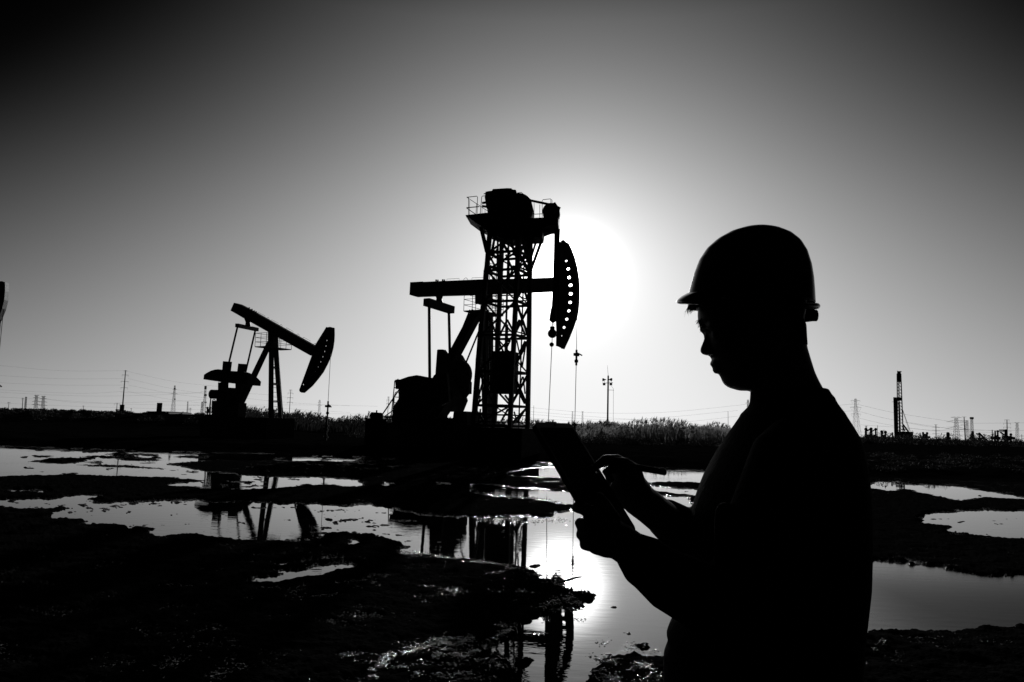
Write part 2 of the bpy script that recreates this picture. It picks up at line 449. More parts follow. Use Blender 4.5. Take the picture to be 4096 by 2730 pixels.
def mud_material():
    m = bpy.data.materials.new('wet_black_mud')
    m.use_nodes = True
    t = m.node_tree
    b = t.nodes['Principled BSDF']
    geo = t.nodes.new('ShaderNodeNewGeometry')
    n1 = t.nodes.new('ShaderNodeTexNoise'); n1.inputs['Scale'].default_value = 1.3; n1.inputs['Detail'].default_value = 8
    n2 = t.nodes.new('ShaderNodeTexNoise'); n2.inputs['Scale'].default_value = 42; n2.inputs['Detail'].default_value = 3
    n3 = t.nodes.new('ShaderNodeTexNoise'); n3.inputs['Scale'].default_value = 9; n3.inputs['Detail'].default_value = 6
    for n in (n1, n2, n3):
        t.links.new(geo.outputs['Position'], n.inputs['Vector'])
    cr = t.nodes.new('ShaderNodeMapRange')
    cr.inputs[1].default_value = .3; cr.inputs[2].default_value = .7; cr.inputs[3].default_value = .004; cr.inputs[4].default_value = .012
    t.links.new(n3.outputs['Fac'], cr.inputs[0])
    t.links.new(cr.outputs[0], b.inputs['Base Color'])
    # soaked film and droplets, thickest close to the water line
    sep = t.nodes.new('ShaderNodeSeparateXYZ')
    t.links.new(geo.outputs['Position'], sep.inputs[0])
    wet = t.nodes.new('ShaderNodeMapRange')
    wet.inputs[1].default_value = .034; wet.inputs[2].default_value = .002; wet.inputs[3].default_value = 0; wet.inputs[4].default_value = 1
    t.links.new(sep.outputs[2], wet.inputs[0])
    n4 = t.nodes.new('ShaderNodeTexNoise'); n4.inputs['Scale'].default_value = 55; n4.inputs['Detail'].default_value = 4
    t.links.new(geo.outputs['Position'], n4.inputs['Vector'])
    # droplet threshold falls towards the water and in damp patches
    patch = M('MULTIPLY', M('SUBTRACT', n1.outputs['Fac'], .48, tree=t), .55, tree=t)
    thr = M('SUBTRACT', M('MULTIPLY_ADD', wet.outputs[0], -.26, .80, tree=t), patch, tree=t)
    ws = M('GREATER_THAN', n4.outputs['Fac'], thr, tree=t)
    t.links.new(M('MULTIPLY_ADD', ws, -.44, .62, tree=t), b.inputs['Roughness'])
    t.links.new(M('MULTIPLY_ADD', ws, .50, .0, tree=t), b.inputs['Specular IOR Level'])
    bp = t.nodes.new('ShaderNodeBump')
    bp.inputs['Strength'].default_value = .9; bp.inputs['Distance'].default_value = .012
    t.links.new(n2.outputs['Fac'], bp.inputs['Height'])
    bp2 = t.nodes.new('ShaderNodeBump')
    bp2.inputs['Strength'].default_value = .5; bp2.inputs['Distance'].default_value = .04
    t.links.new(n3.outputs['Fac'], bp2.inputs['Height'])
    t.links.new(bp.outputs[0], bp2.inputs['Normal'])
    t.links.new(bp2.outputs[0], b.inputs['Normal'])
    return m
def water_material():
    m = bpy.data.materials.new('oily_still_water')
    m.use_nodes = True
    t = m.node_tree
    b = t.nodes['Principled BSDF']
    b.inputs['Base Color'].default_value = (.004, .004, .004, 1)
    b.inputs['Roughness'].default_value = .008
    b.inputs['IOR'].default_value = 1.33
    geo = t.nodes.new('ShaderNodeNewGeometry')
    mp = t.nodes.new('ShaderNodeMapping')
    mp.inputs['Rotation'].default_value = (0, 0, math.radians(28))
    mp.inputs['Scale'].default_value = (3.0, 9.0, 1)
    t.links.new(geo.outputs['Position'], mp.inputs[0])
    n = t.nodes.new('ShaderNodeTexNoise')
    n.inputs['Scale'].default_value = 1.0; n.inputs['Detail'].default_value = 3
    t.links.new(mp.outputs[0], n.inputs['Vector'])
    patch = t.nodes.new('ShaderNodeTexNoise')
    patch.inputs['Scale'].default_value = .35; patch.inputs['Detail'].default_value = 3
    t.links.new(geo.outputs['Position'], patch.inputs['Vector'])
    pr = t.nodes.new('ShaderNodeMapRange')
    pr.inputs[1].default_value = .42; pr.inputs[2].default_value = .62; pr.inputs[3].default_value = .010; pr.inputs[4].default_value = .09
    t.links.new(patch.outputs['Fac'], pr.inputs[0])
    sp_ = t.nodes.new('ShaderNodeSeparateXYZ')
    t.links.new(geo.outputs['Position'], sp_.inputs[0])
    bx = t.nodes.new('ShaderNodeMapRange'); bx.inputs[1].default_value = 2.4; bx.inputs[2].default_value = 3.8
    by = t.nodes.new('ShaderNodeMapRange'); by.inputs[1].default_value = 10.5; by.inputs[2].default_value = 6.5
    t.links.new(sp_.outputs[0], bx.inputs[0]); t.links.new(sp_.outputs[1], by.inputs[0])
    breeze = M('MULTIPLY', bx.outputs[0], by.outputs[0], tree=t)
    bp = t.nodes.new('ShaderNodeBump')
    bp.inputs['Distance'].default_value = .014
    t.links.new(M('MULTIPLY_ADD', breeze, .10, pr.outputs[0], tree=t), bp.inputs['Strength'])
    t.links.new(M('MULTIPLY_ADD', breeze, .52, .008, tree=t), b.inputs['Roughness'])
    t.links.new(n.outputs['Fac'], bp.inputs['Height'])
    t.links.new(bp.outputs[0], b.inputs['Normal'])
    return m
MUDM = mud_material()
WATM = water_material()
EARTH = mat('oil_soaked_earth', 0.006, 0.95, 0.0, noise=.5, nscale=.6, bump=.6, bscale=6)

GRID = {}
def build_ground():
    us = np.arange(-420, 4520, 4.0)
    s = [105.0]
    while s[-1] < 1120:
        s.append(s[-1] + 1.6 + 3.0 * min(1, (s[-1] - 105) / 500))
    s = np.array(s)
    mu = np.arange(-440, 4540, 3.0); mv = np.arange(1740, 2960, 1.5)
    w = raster(WATER, mu, mv) & ~raster(MUD, mu, mv)
    w = blur(w.astype(float), 1)
    U, S = np.meshgrid(us, s)
    V = HZ(U) + S
    a = np.array(RT); b_ = np.array(UP); c = np.array(FWD)
    dx = (U - 2048) / F; dy = (V - 1365) / F
    D = c + a * dx[..., None] - b_ * dy[..., None]
    k = CAM_H / -D[..., 2]
    X = D[..., 0] * k; Y = D[..., 1] * k
    # ragged shore lines: sample the pool map with a jittered position
    jk = np.clip(S / 450, .25, 1.3)
    jx = fbm(X * 3.1, Y * 1.6, 3, 5) * 22 * jk + fbm(X * .9, Y * 9, 13, 3) * 60 * jk + fbm(X * 14, Y * 7, 31, 3) * 14 * jk
    jy = fbm(X * 3.1, Y * 1.6, 9, 5) * 10 * np.clip(S / 400, .25, 1.6) + fbm(X * 14, Y * 7, 37, 3) * 5 * np.clip(S / 400, .2, 1.6)
    fu = np.clip((U + jx - mu[0]) / 3, 0, len(mu) - 2); fv = np.clip((V + jy - mv[0]) / 1.5, 0, len(mv) - 2)
    iu = fu.astype(int); iv = fv.astype(int); tu = fu - iu; tv = fv - iv
    W = (w[iv, iu] * (1 - tu) + w[iv, iu + 1] * tu) * (1 - tv) + (w[iv + 1, iu] * (1 - tu) + w[iv + 1, iu + 1] * tu) * tv
    ws = blur(blur(w, 8)[:, ::1], 6)
    Ws = (ws[iv, iu] * (1 - tu) + ws[iv, iu + 1] * tu) * (1 - tv) + (ws[iv + 1, iu] * (1 - tu) + ws[iv + 1, iu + 1] * tu) * tv
    nf = sstep(170, 480, S)
    core = blur(blur(w, 10)[::2].repeat(2, 0), 6)
    Wc = core[iv, iu]
    scale = np.clip(Y / 14, .35, 1.0) * sstep(40, 10, Y)
    Z = (.5 - (W * (1 - .75 * nf) + Ws * .75 * nf)) * .030
    rim = np.exp(-((Ws - .55) / .28) ** 2)
    Z += (fbm(X * 7, Y * 7, 101, 4) * .024 + fbm(X * 26, Y * 26, 111, 3) * .018) * rim * (.12 + .88 * nf)
    Z += np.clip(.5 - Wc, 0, 1) * .050 * scale
    lump = fbm(X * 6, Y * 6, 60, 4) + .6 * np.abs(fbm(X * 17, Y * 17, 70, 3))
    land = sstep(.75, .15, W)
    Z += lump * (.004 + .022 * sstep(.4, .0, Wc)) * land
    # scattered clods breaking the surface of the pools
    clod = fbm(X * 5.2, Y * 5.2, 80, 3)
    near = sstep(.98, .55, Wc)
    fade = sstep(20, 7, Y)
    th = .62 - .16 * fade - .10 * near
    Z += sstep(th, th + .12, clod) * (.0185 + .010 * fade) * sstep(.2, .9, W) * sstep(.1, .6, near + .25 * fade * (X < 3))
    speck = fbm(X * 17, Y * 17, 90, 2)
    th = .42 - .20 * near
    Z += sstep(th, th + .15, speck) * (.017 + .006 * fade) * sstep(.3, .9, W) * np.clip(near * 1.5, .0, 1)
    GRID.update(us=us, s=s, Z=Z)
    me = grid_mesh('mud_flat', X, Y, Z)
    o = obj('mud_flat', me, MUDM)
    tag(o, kind='structure')
build_ground()

def build_terrain():
    ys = np.concatenate([np.arange(26.5, 48, .3), np.geomspace(48, 6000, 46)])
    t = np.linspace(-1.35, 1.35, 420)
    X = t[None, :] * ys[:, None]; Y = np.repeat(ys[:, None], len(t), 1)
    Z = terrain_height(X, Y)
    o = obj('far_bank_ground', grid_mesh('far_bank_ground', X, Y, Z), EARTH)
    tag(o, kind='structure')
    # ground the man and the photographer stand on
    xs = np.linspace(-14, 14, 120); ys = np.linspace(-14, 4.4, 110)
    X, Y = np.meshgrid(xs, ys)
    Z = .07 - .20 * sstep(2.9, 4.3, Y) - .02 * sstep(8, 14, np.abs(X)) + fbm(X * 2, Y * 2, 5, 4) * .035
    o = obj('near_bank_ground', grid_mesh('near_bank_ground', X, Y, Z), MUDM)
    tag(o, kind='structure')
    me = bpy.data.meshes.new('pool_water')
    me.from_pydata([(-60, 3.2, 0), (60, 3.2, 0), (60, 41, 0), (-60, 41, 0)], [], [(0, 1, 2, 3)])
    tag(obj('pool_water', me, WATM), kind='structure')
build_terrain()
def ground_z(x, y):
    return float(terrain_height(np.array([x]), np.array([y]))[0])

# ------------------------------------------------------------------ pumpjacks
class Frame:
    """upright plane of a machine: ex along the walking beam (head end), ey across it, away from the camera"""
    def __init__(s, u, v, Y, yaw):
        s.O = P(u, v, Y)
        s.ex = Vector((math.cos(yaw), -math.sin(yaw), 0))
        s.ey = Vector((math.sin(yaw), math.cos(yaw), 0))
        s.ez = Vector((0, 0, 1))
    def p(s, z, x, y, c=0.0):
        d = ray(*px(z, x, y))
        o = s.O + s.ey * c
        k = (o - EYE).dot(s.ey) / d.dot(s.ey)
        return EYE + d * k
    def poly(s, z, pts, c=0.0):
        return [s.p(z, x, y, c) for x, y in pts]

def plate_with_holes(outer, holes, fr, thick):
    """flat plate in the machine's plane with real openings; outline and holes are world points"""
    cu = bpy.data.curves.new('tmp', 'CURVE')
    cu.dimensions = '2D'; cu.fill_mode = 'BOTH'; cu.extrude = thick / 2
    def sp(pts):
        q = cu.splines.new('POLY')
        q.points.add(len(pts) - 1)
        for i, w in enumerate(pts):
            d = w - fr.O
            q.points[i].co = (d.dot(fr.ex), d.dot(fr.ez), 0, 1)
        q.use_cyclic_u = True
    sp(outer)
    for h in holes:
        sp(h)
    o = bpy.data.objects.new('tmp', cu)
    COL.objects.link(o)
    dg = bpy.context.evaluated_depsgraph_get()
    me = bpy.data.meshes.new_from_object(o.evaluated_get(dg))
    bpy.data.objects.remove(o)
    mb = MB()
    c = sum((fr.ey * (w - fr.O).dot(fr.ey) for w in outer), Vector()) / len(outer)
    mb.add([fr.O + c + fr.ex * v.co.x + fr.ez * v.co.y + fr.ey * v.co.z for v in me.vertices], [tuple(p.vertices) for p in me.polygons])
    bpy.data.meshes.remove(me)
    return mb

def rail_deck(root, fr, c0, hx, hy, rail_h, deck_name='platform', m=GALV):
    """small grating platform with a guard rail, centred on c0"""
    d = MB(); d.box(c0, fr.ex * hx, fr.ey * hy, fr.ez * .03)
    dk = d.build(deck_name, m, root)
    cs = [c0 + fr.ex * (a * hx) + fr.ey * (b * hy) for a, b in ((-1, -1), (1, -1), (1, 1), (-1, 1))]
    for i in range(4):
        a, b = cs[i], cs[(i + 1) % 4]
        for q in (0, .5):
            w = a.lerp(b, q)
            MB().tube(w, w + fr.ez * rail_h, .018, n=6).build('rail_post', m, dk)
        for k in (.36, .68, 1.0):
            MB().tube(a + fr.ez * rail_h * k, b + fr.ez * rail_h * k, .014, n=6).build('guard_rail', m, dk)
    return dk

def pumpjack(fr, D, label, base_loc):
    r = thing('pumpjack', base_loc, label, 'pumpjack', 'pumpjacks on the far bank')
    z = D['z']
    ey = fr.ey
    # walking beam with bolts and hand loops on its top
    bm = MB().prism(fr.poly(z, D['beam']), ey * .34)
    beam = bm.build('walking_beam', STEEL, r)
    for (x, y) in D['loops']:
        c = fr.p(z, x, y)
        MB().path([c + fr.ex * (.14 * math.cos(t)) * -1 + fr.ez * .16 * math.sin(t) for t in np.linspace(0, math.pi, 8)], .012, 6).build('lifting_eye', STEEL2, beam)
    for (x0, y0, x1, y1, h) in D['handles']:
        a, b = fr.p(z, x0, y0), fr.p(z, x1, y1)
        n = (b - a).normalized().cross(-ey)
        if n.z < 0: n = -n
        MB().path([a, a + n * h, b + n * h, b], .010, 6).build('hand_rail', STEEL2, beam)
    for (x, y) in D['bolts']:
        c = fr.p(z, x, y)
        MB().cyl(c, (0, 0, .22), .05, 8).build('bolt', STEEL2, beam)
    # horsehead: web with openings, curved front flange
    zh = D['hz']
    out = fr.poly(zh, D['head'])
    holes = []
    for (x, y, rx, ry) in D['holes']:
        holes.append([fr.p(zh, x + rx * math.cos(t), y + ry * math.sin(t)) for t in np.linspace(0, 2 * math.pi, 17)[:-1]])
    hd = plate_with_holes(out, holes, fr, .10).build('horsehead', STEEL, r)
    i0, i1 = D['arc']
    arc = out[i0:i1 + 1]
    mb = MB()
    for a, b in zip(arc[:-1], arc[1:]):
        t = (b - a).normalized(); n = t.cross(ey)
        mb.box((a + b) / 2 - n * .0, (b - a) / 2 * 1.02, ey * .17, n * .025)
    mb.build('front_flange', STEEL, hd)
    for k in (0, -1):
        a, b = out[D['back'][0]], out[D['back'][1]]
    MB().beam(a, b, .26, .05, ey).build('back_flange', STEEL, hd)
    # bridle ropes, carrier bar, polished rod
    zb = D['bz']
    (x0, y0), (x1, y1), (xr, yr) = D['bridle']
    for s_ in (-.10, .10):
        MB().tube(fr.p(zb, x0, y0, s_ * 1.0), fr.p(zb, x1, y1, s_), .016, n=6).build('bridle_rope', CABLE, r)
    cb = fr.p(zb, x1, y1)
    car = MB().box(cb, fr.ex * .07, ey * .2, fr.ez * .07)
    c_ = car.build('carrier_bar', STEEL2, r)
    L = D['clamp']
    MB().tube(cb + fr.ez * L * .45, cb - fr.ez * L, .055, n=8).build('rod_clamp', STEEL2, c_)
    MB().tube(cb + fr.ez * L * .2, cb + fr.ex * .32 - fr.ez * .05, .035, n=6).build('rod_hook', STEEL2, c_)
    MB().cyl(cb - fr.ez * L * .6, (0, 0, .14), .10, 8).build('rod_clamp', STEEL2, c_)
    MB().tube(cb, fr.p(zb, xr, yr), .018, n=6).build('polished_rod', STEEL2, r)
    # equaliser, pitman rods
    e0 = fr.p(z, *D['eq'][0], -D['half']); e1 = fr.p(z, *D['eq'][1], D['half'])
    dv = (e1 - e0).normalized() * .16
    eq = MB().beam(e0 - dv, e1 + dv, D['eqt'], D['eqt'], fr.ez).build('equaliser_bar', STEEL, r)
    a, b = D['eqpost']
    MB().path([fr.p(z, *a), fr.p(z, *a).lerp(fr.p(z, *b), .45), fr.p(z, *b)], [.26, .17, .22], 10).build('tail_bearing', STEEL, r)
    for c, pts in ((-D['half'], D['rod_near']), (D['half'], D['rod_far'])):
        MB().tube(fr.p(z, *pts[0], c), fr.p(pts[2], *pts[1], c), D['rodr'], n=10).build('pitman_rod', STEEL, r)
    # cranks with counterweights
    for (zz, pts, c, w) in D['weights']:
        MB().prism(fr.poly(zz, pts, c), ey * w).build('counterweight', STEEL, r)
    for (zz, pts, c, w) in D['cranks']:
        MB().prism(fr.poly(zz, pts, c), ey * w).build('crank_arm', STEEL2, r)
    for (zz, x, y, c, rad, w) in D['discs']:
        MB().cyl(fr.p(zz, x, y, c), ey * w, rad, 28).build('drive_pulley', STEEL2, r)
    # gearbox and skid
    for nm, zz, pts, c, w in D['blocks']:
        MB().prism(fr.poly(zz, pts, c), ey * w).build(nm, STEEL2, r)
    # concrete foundation
    (zz, xa, ya), (_, xb, yb_) = D['found']
    pa, pb = fr.p(zz, xa, ya), fr.p(zz, xb, yb_)
    gz_ = base_loc.z - .2
    top = min(pa.z, pb.z)
    mid = (pa + pb) / 2
    MB().box((mid.x, mid.y, (gz_ + top) / 2), fr.ex * ((pb - pa).length / 2), fr.ey * 1.25, (0, 0, (top - gz_) / 2)).build('foundation', CONCR, r)
    # samson post
    for (nm, zz, a, ca, b, cb_, w) in D['legs']:
        MB().beam(fr.p(zz, *a, ca), fr.p(zz, *b, cb_), w, w, ey).build(nm, STEEL, r)
    for (zz, a, ca, b, cb_, rad) in D['bars']:
        MB().tube(fr.p(zz, *a, ca), fr.p(zz, *b, cb_), rad, n=6).build('brace', STEEL2, r)
    # ladder
    if D.get('ladder'):
        zz, a, b, c, wid, n = D['ladder']
        p0, p1 = fr.p(zz, *a, c), fr.p(zz, *b, c)
        side = (fr.ey * .9 + fr.ex * .2).normalized() * wid / 2
        ld = MB().tube(p0 - side, p1 - side, .022, n=6).build('ladder', GALV, r)
        MB().tube(p0 + side, p1 + side, .022, n=6).build('ladder_rail', GALV, ld)
        for k in range(n):
            q = p0.lerp(p1, (k + .5) / n)
            MB().tube(q - side, q + side, .013, n=6).build('rung', GALV, ld)
    zz, x, y, hx, hy = D['deck']
    rail_deck(r, fr, fr.p(zz, x, y), hx, hy, D['rail'])
    # tail guard frame beside the gearbox
    for (zz, pts, c, rad) in D['pipes']:
        MB().path(fr.poly(zz, pts, c), rad * 1.5, 6).build('guard_pipe', GALV, r)
    return r

YAW = math.radians(31)
FL = Frame(925, 1340, 56.0, YAW)
left_data = dict(
    z='3', hz='3', bz='3', half=1.05, eqt=.26, rodr=.066, clamp=.75,
    beam=[(492, 100), (548, 115), (640, 162), (1460, 622), (1470, 700), (1412, 736), (1030, 522), (900, 450), (700, 338), (605, 284), (540, 246), (450, 195)],
    loops=[(878, 300), (1035, 386), (1240, 500), (1446, 615)],
    handles=[(755, 232, 838, 278, .14), (918, 322, 998, 366, .14), (1095, 420, 1176, 464, .14), (1300, 534, 1382, 580, .14)],
    bolts=[(655, 170), (688, 188), (718, 208), (738, 218)],
    head=[(1602, 394), (1632, 387), (1660, 397), (1662, 480), (1658, 560), (1646, 640), (1620, 740), (1580, 830), (1528, 930), (1466, 1012), (1396, 1096), (1302, 1178), (1272, 1174), (1262, 1150), (1412, 740), (1462, 618)],
    holes=[(1592, 552, 9, 12), (1581, 618, 9, 12), (1565, 684, 9, 12), (1543, 748, 9, 12), (1518, 810, 9, 11), (1487, 871, 8, 10), (1452, 928, 7, 9), (1413, 981, 5, 6), (1309, 1083, 10, 13)],
    arc=(2, 11), back=(15, 0),
    bridle=((1640, 640), (1603, 1345), (1592, 1500)),
    eq=((520, 372), (735, 417)), eqpost=((640, 290), (640, 385)),
    rod_near=((512, 390), (395, 880), '3'), rod_far=((727, 430), (605, 960), '3'),
    weights=[('3', [(122, 1022), (130, 966), (160, 945), (210, 918), (260, 904), (300, 900), (330, 912), (600, 930), (650, 945), (655, 1085), (560, 1075), (300, 1045), (270, 1044)], -1.25, .3),
             ('3', [(250, 930), (440, 925), (460, 922), (480, 932), (640, 948), (660, 952), (733, 1000), (778, 1048), (770, 1100), (680, 1094), (500, 1074), (300, 1050)], 1.25, .3)],
    cranks=[('3', [(346, 802), (438, 808), (425, 915), (396, 1070), (385, 1300), (300, 1300), (318, 1050), (338, 895)], -1.05, .14),
            ('3', [(530, 830), (618, 836), (605, 940), (640, 950), (565, 1300), (498, 1300), (496, 1075), (518, 920)], 1.05, .14)],
    discs=[('3', 232, 1200, -.3, .33, .5)],
    blocks=[('gearbox', '3', [(306, 1060), (375, 1062), (375, 1118), (515, 1126), (515, 1066), (590, 1078), (560, 1310), (280, 1300), (305, 1150)], 0.0, .42),
            ('gearbox_base', '3', [(262, 1280), (575, 1305), (560, 1500), (248, 1500), (250, 1425)], 0.0, .7),
            ('motor', '3', [(225, 1155), (300, 1148), (300, 1252), (225, 1246)], -.2, .6)],
    legs=[('front_leg', '3', (922, 480), -.12, (915, 1480), -1.05, .24), ('front_leg', '3', (962, 480), .12, (1036, 1480), 1.05, .25),
          ('rear_leg', '3', (900, 570), -.1, (545, 1300), -.45, .24), ('rear_leg', '3', (905, 590), .1, (572, 1300), .45, .22),
          ('saddle_bearing', '3', (942, 430), 0, (942, 640), 0, .50)],
    bars=[('3', (918, 878), -.6, (1000, 878), .6, .075), ('3', (916, 1078), -.8, (1010, 1078), .8, .075), ('3', (915, 1287), -.95, (1025, 1287), .95, .075)],
    ladder=('3', (962, 760), (1000, 1490), .2, .62, 13),
    deck=('3', 945, 645, .55, 1.15), rail=.95, found=(('3', 250, 1470), ('3', 1040, 1470)),
    pipes=[('3', [(165, 1430), (200, 1165), (235, 1148)], -.6, .02), ('3', [(180, 1430), (195, 1230)], -.6, .015), ('3', [(190, 1220), (235, 1250)], -.6, .02), ('3', [(205, 1430), (245, 1305)], -.6, .035),
           ('3', [(202, 1420), (207, 1290), (216, 1268), (230, 1262), (243, 1270), (247, 1300)], -.6, .02), ('3', [(205, 1310), (245, 1310)], -.6, .015), ('3', [(205, 1358), (242, 1358)], -.6, .015), ('3', [(205, 1406), (240, 1406)], -.6, .015)],
)
base = Vector((FL.O.x, FL.O.y, ground_z(FL.O.x, FL.O.y)))
pj_left = pumpjack(FL, left_data, 'pumpjack with its head dipped, alone on the bank left of the lattice tower', base)

FM = Frame(1938, 1185, 42.0, YAW)
main_data = dict(
    z='1', hz='H', bz='2', half=1.05, eqt=.42, rodr=.085, clamp=.55,
    beam=[(140, 1152), (285, 1144), (300, 1148), (940, 1120), (1540, 1107), (1870, 1094), (1870, 1252), (1540, 1266), (880, 1296), (530, 1306), (350, 1312), (190, 1318), (132, 1300)],
    loops=[(772, 1128), (1500, 1112)],
    handles=[(550, 1138, 695, 1130, .14), (845, 1124, 995, 1118, .14), (1150, 1116, 1290, 1112, .14)],
    bolts=[(425, 1138), (445, 1140), (502, 1136), (522, 1138)],
    head=[(446, 142), (487, 112), (528, 150), (562, 220), (595, 310), (624, 420), (643, 540), (651, 660), (648, 780), (638, 900), (622, 980), (584, 1090), (535, 1210), (478, 1332), (420, 1305), (404, 1000), (395, 700), (400, 540), (420, 300)],
    holes=[(518, 350, 15, 11), (541, 438, 21, 17), (550, 535, 21, 18), (567, 622, 24, 18), (569, 718, 24, 18), (562, 814, 22, 17), (548, 909, 21, 16), (524, 1002, 21, 17), (494, 1094, 20, 17), (468, 1188, 8, 12)],
    arc=(2, 13), back=(14, 0),
    bridle=((2128, 20), (2121, 440), (2105, 1120)),
    eq=((330, 1385), (590, 1468)), eqpost=((462, 1290), (462, 1400)),
    rod_near=((343, 1410), (684, 800), '2'), rod_far=((575, 1480), (885, 620), '2'),
    weights=[('2', [(415, 682), (490, 656), (570, 642), (660, 660), (725, 670), (742, 640), (760, 900), (640, 1080), (375, 1085), (400, 900), (412, 800)], -1.15, .3),
             ('2', [(770, 396), (780, 391), (825, 391), (862, 440), (975, 432), (995, 448), (1033, 517), (1066, 645), (1052, 675), (1070, 690), (1083, 712), (1080, 824), (1055, 828), (1034, 856), (1044, 890), (1002, 994), (880, 1000), (750, 800), (754, 612)], 1.15, .3)],
    cranks=[('2', [(735, 660), (760, 600), (860, 620), (880, 900), (760, 960), (640, 900)], -1.0, .2), ('2', [(760, 500), (870, 470), (1000, 700), (980, 900), (860, 900)], 1.0, .2)],
    discs=[('2', 402, 735, -.3, .21, .3), ('2', 960, 640, .9, .9, .25)],
    blocks=[('gearbox', '2', [(430, 700), (880, 690), (960, 860), (880, 940), (800, 1058), (420, 1058)], 0.0, .9),
            ('gearbox_base', '2', [(385, 960), (440, 880), (790, 1000), (800, 1062), (1110, 1064), (1120, 1180), (372, 1180)], 0.0, 1.2),
            ('skid', '2', [(1000, 1000), (1125, 1000), (1130, 1150), (980, 1150)], 0.0, 1.6),
            ('motor', '2', [(380, 690), (470, 684), (470, 780), (388, 780)], -.3, .7)],
    legs=[('front_leg', 'd2', (345, -60), -.12, (395, 1600), -1.05, .34), ('front_leg', 'd2', (430, -60), .12, (440, 1600), 1.05, .30),
          ('rear_leg', '2', (1150, 20), -.1, (905, 480), -.4, .50), ('rear_leg', '2', (1130, 60), .1, (800, 700), .4, .40),
          ('saddle_bearing', '1', (985, 1280), 0, (985, 1400), 0, .7)],
    bars=[('2', (1078, 0), -.6, (960, 290), -.6, .045), ('2', (1175, 185), .4, (1030, 540), .7, .05), ('2', (878, 940), .5, (800, 1080), .5, .04), ('2', (850, 990), .5, (820, 1070), .5, .03)],
    deck=('1', 985, 1515, .55, 1.15), rail=.95, found=(('2', 385, 1110), ('2', 1230, 1110)),
    pipes=[('2', [(375, 680), (340, 697), (335, 760), (305, 1050)], -.7, .02), ('2', [(335, 762), (382, 775)], -.7, .02), ('2', [(222, 1022), (385, 780)], -.7, .028), ('2', [(240, 1046), (390, 938)], -.7, .022),
           ('2', [(345, 1040), (330, 1010), (337, 840), (348, 810), (363, 802), (378, 812), (386, 850), (378, 1000), (360, 1025), (338, 1020)], -.7, .016), ('2', [(337, 855), (405, 858)], -.7, .014), ('2', [(333, 910), (395, 913)], -.7, .014), ('2', [(330, 966), (390, 970)], -.7, .014),
           ('2', [(318, 1050), (330, 870)], -.7, .012), ('2', [(388, 1000), (395, 830), (412, 812)], -.5, .016), ('2', [(235, 1050), (375, 1052)], -.7, .04)],
)
base = Vector((FM.O.x, FM.O.y, ground_z(FM.O.x, FM.O.y)))
pj_main = pumpjack(FM, main_data, 'large pumpjack with level beam crossing the lattice tower, sun behind its head', base)

# third machine, only its head reaches into the picture
pj_edge = copy_tree(pj_left)
pj_edge['label'] = 'pumpjack cut off by the picture edge, only its head and ropes showing'
ang = math.radians(34)
head_top = FL.p('3', 1640, 395)
rel = head_top - pj_left.location
rot = Matrix.Rotation(ang, 3, 'Z') @ rel
tgt = P(14, 1130, 38.5)
pj_edge.rotation_euler = (0, 0, ang)
pj_edge.location = (tgt.x - rot.x, tgt.y - rot.y, tgt.z - rot.z)

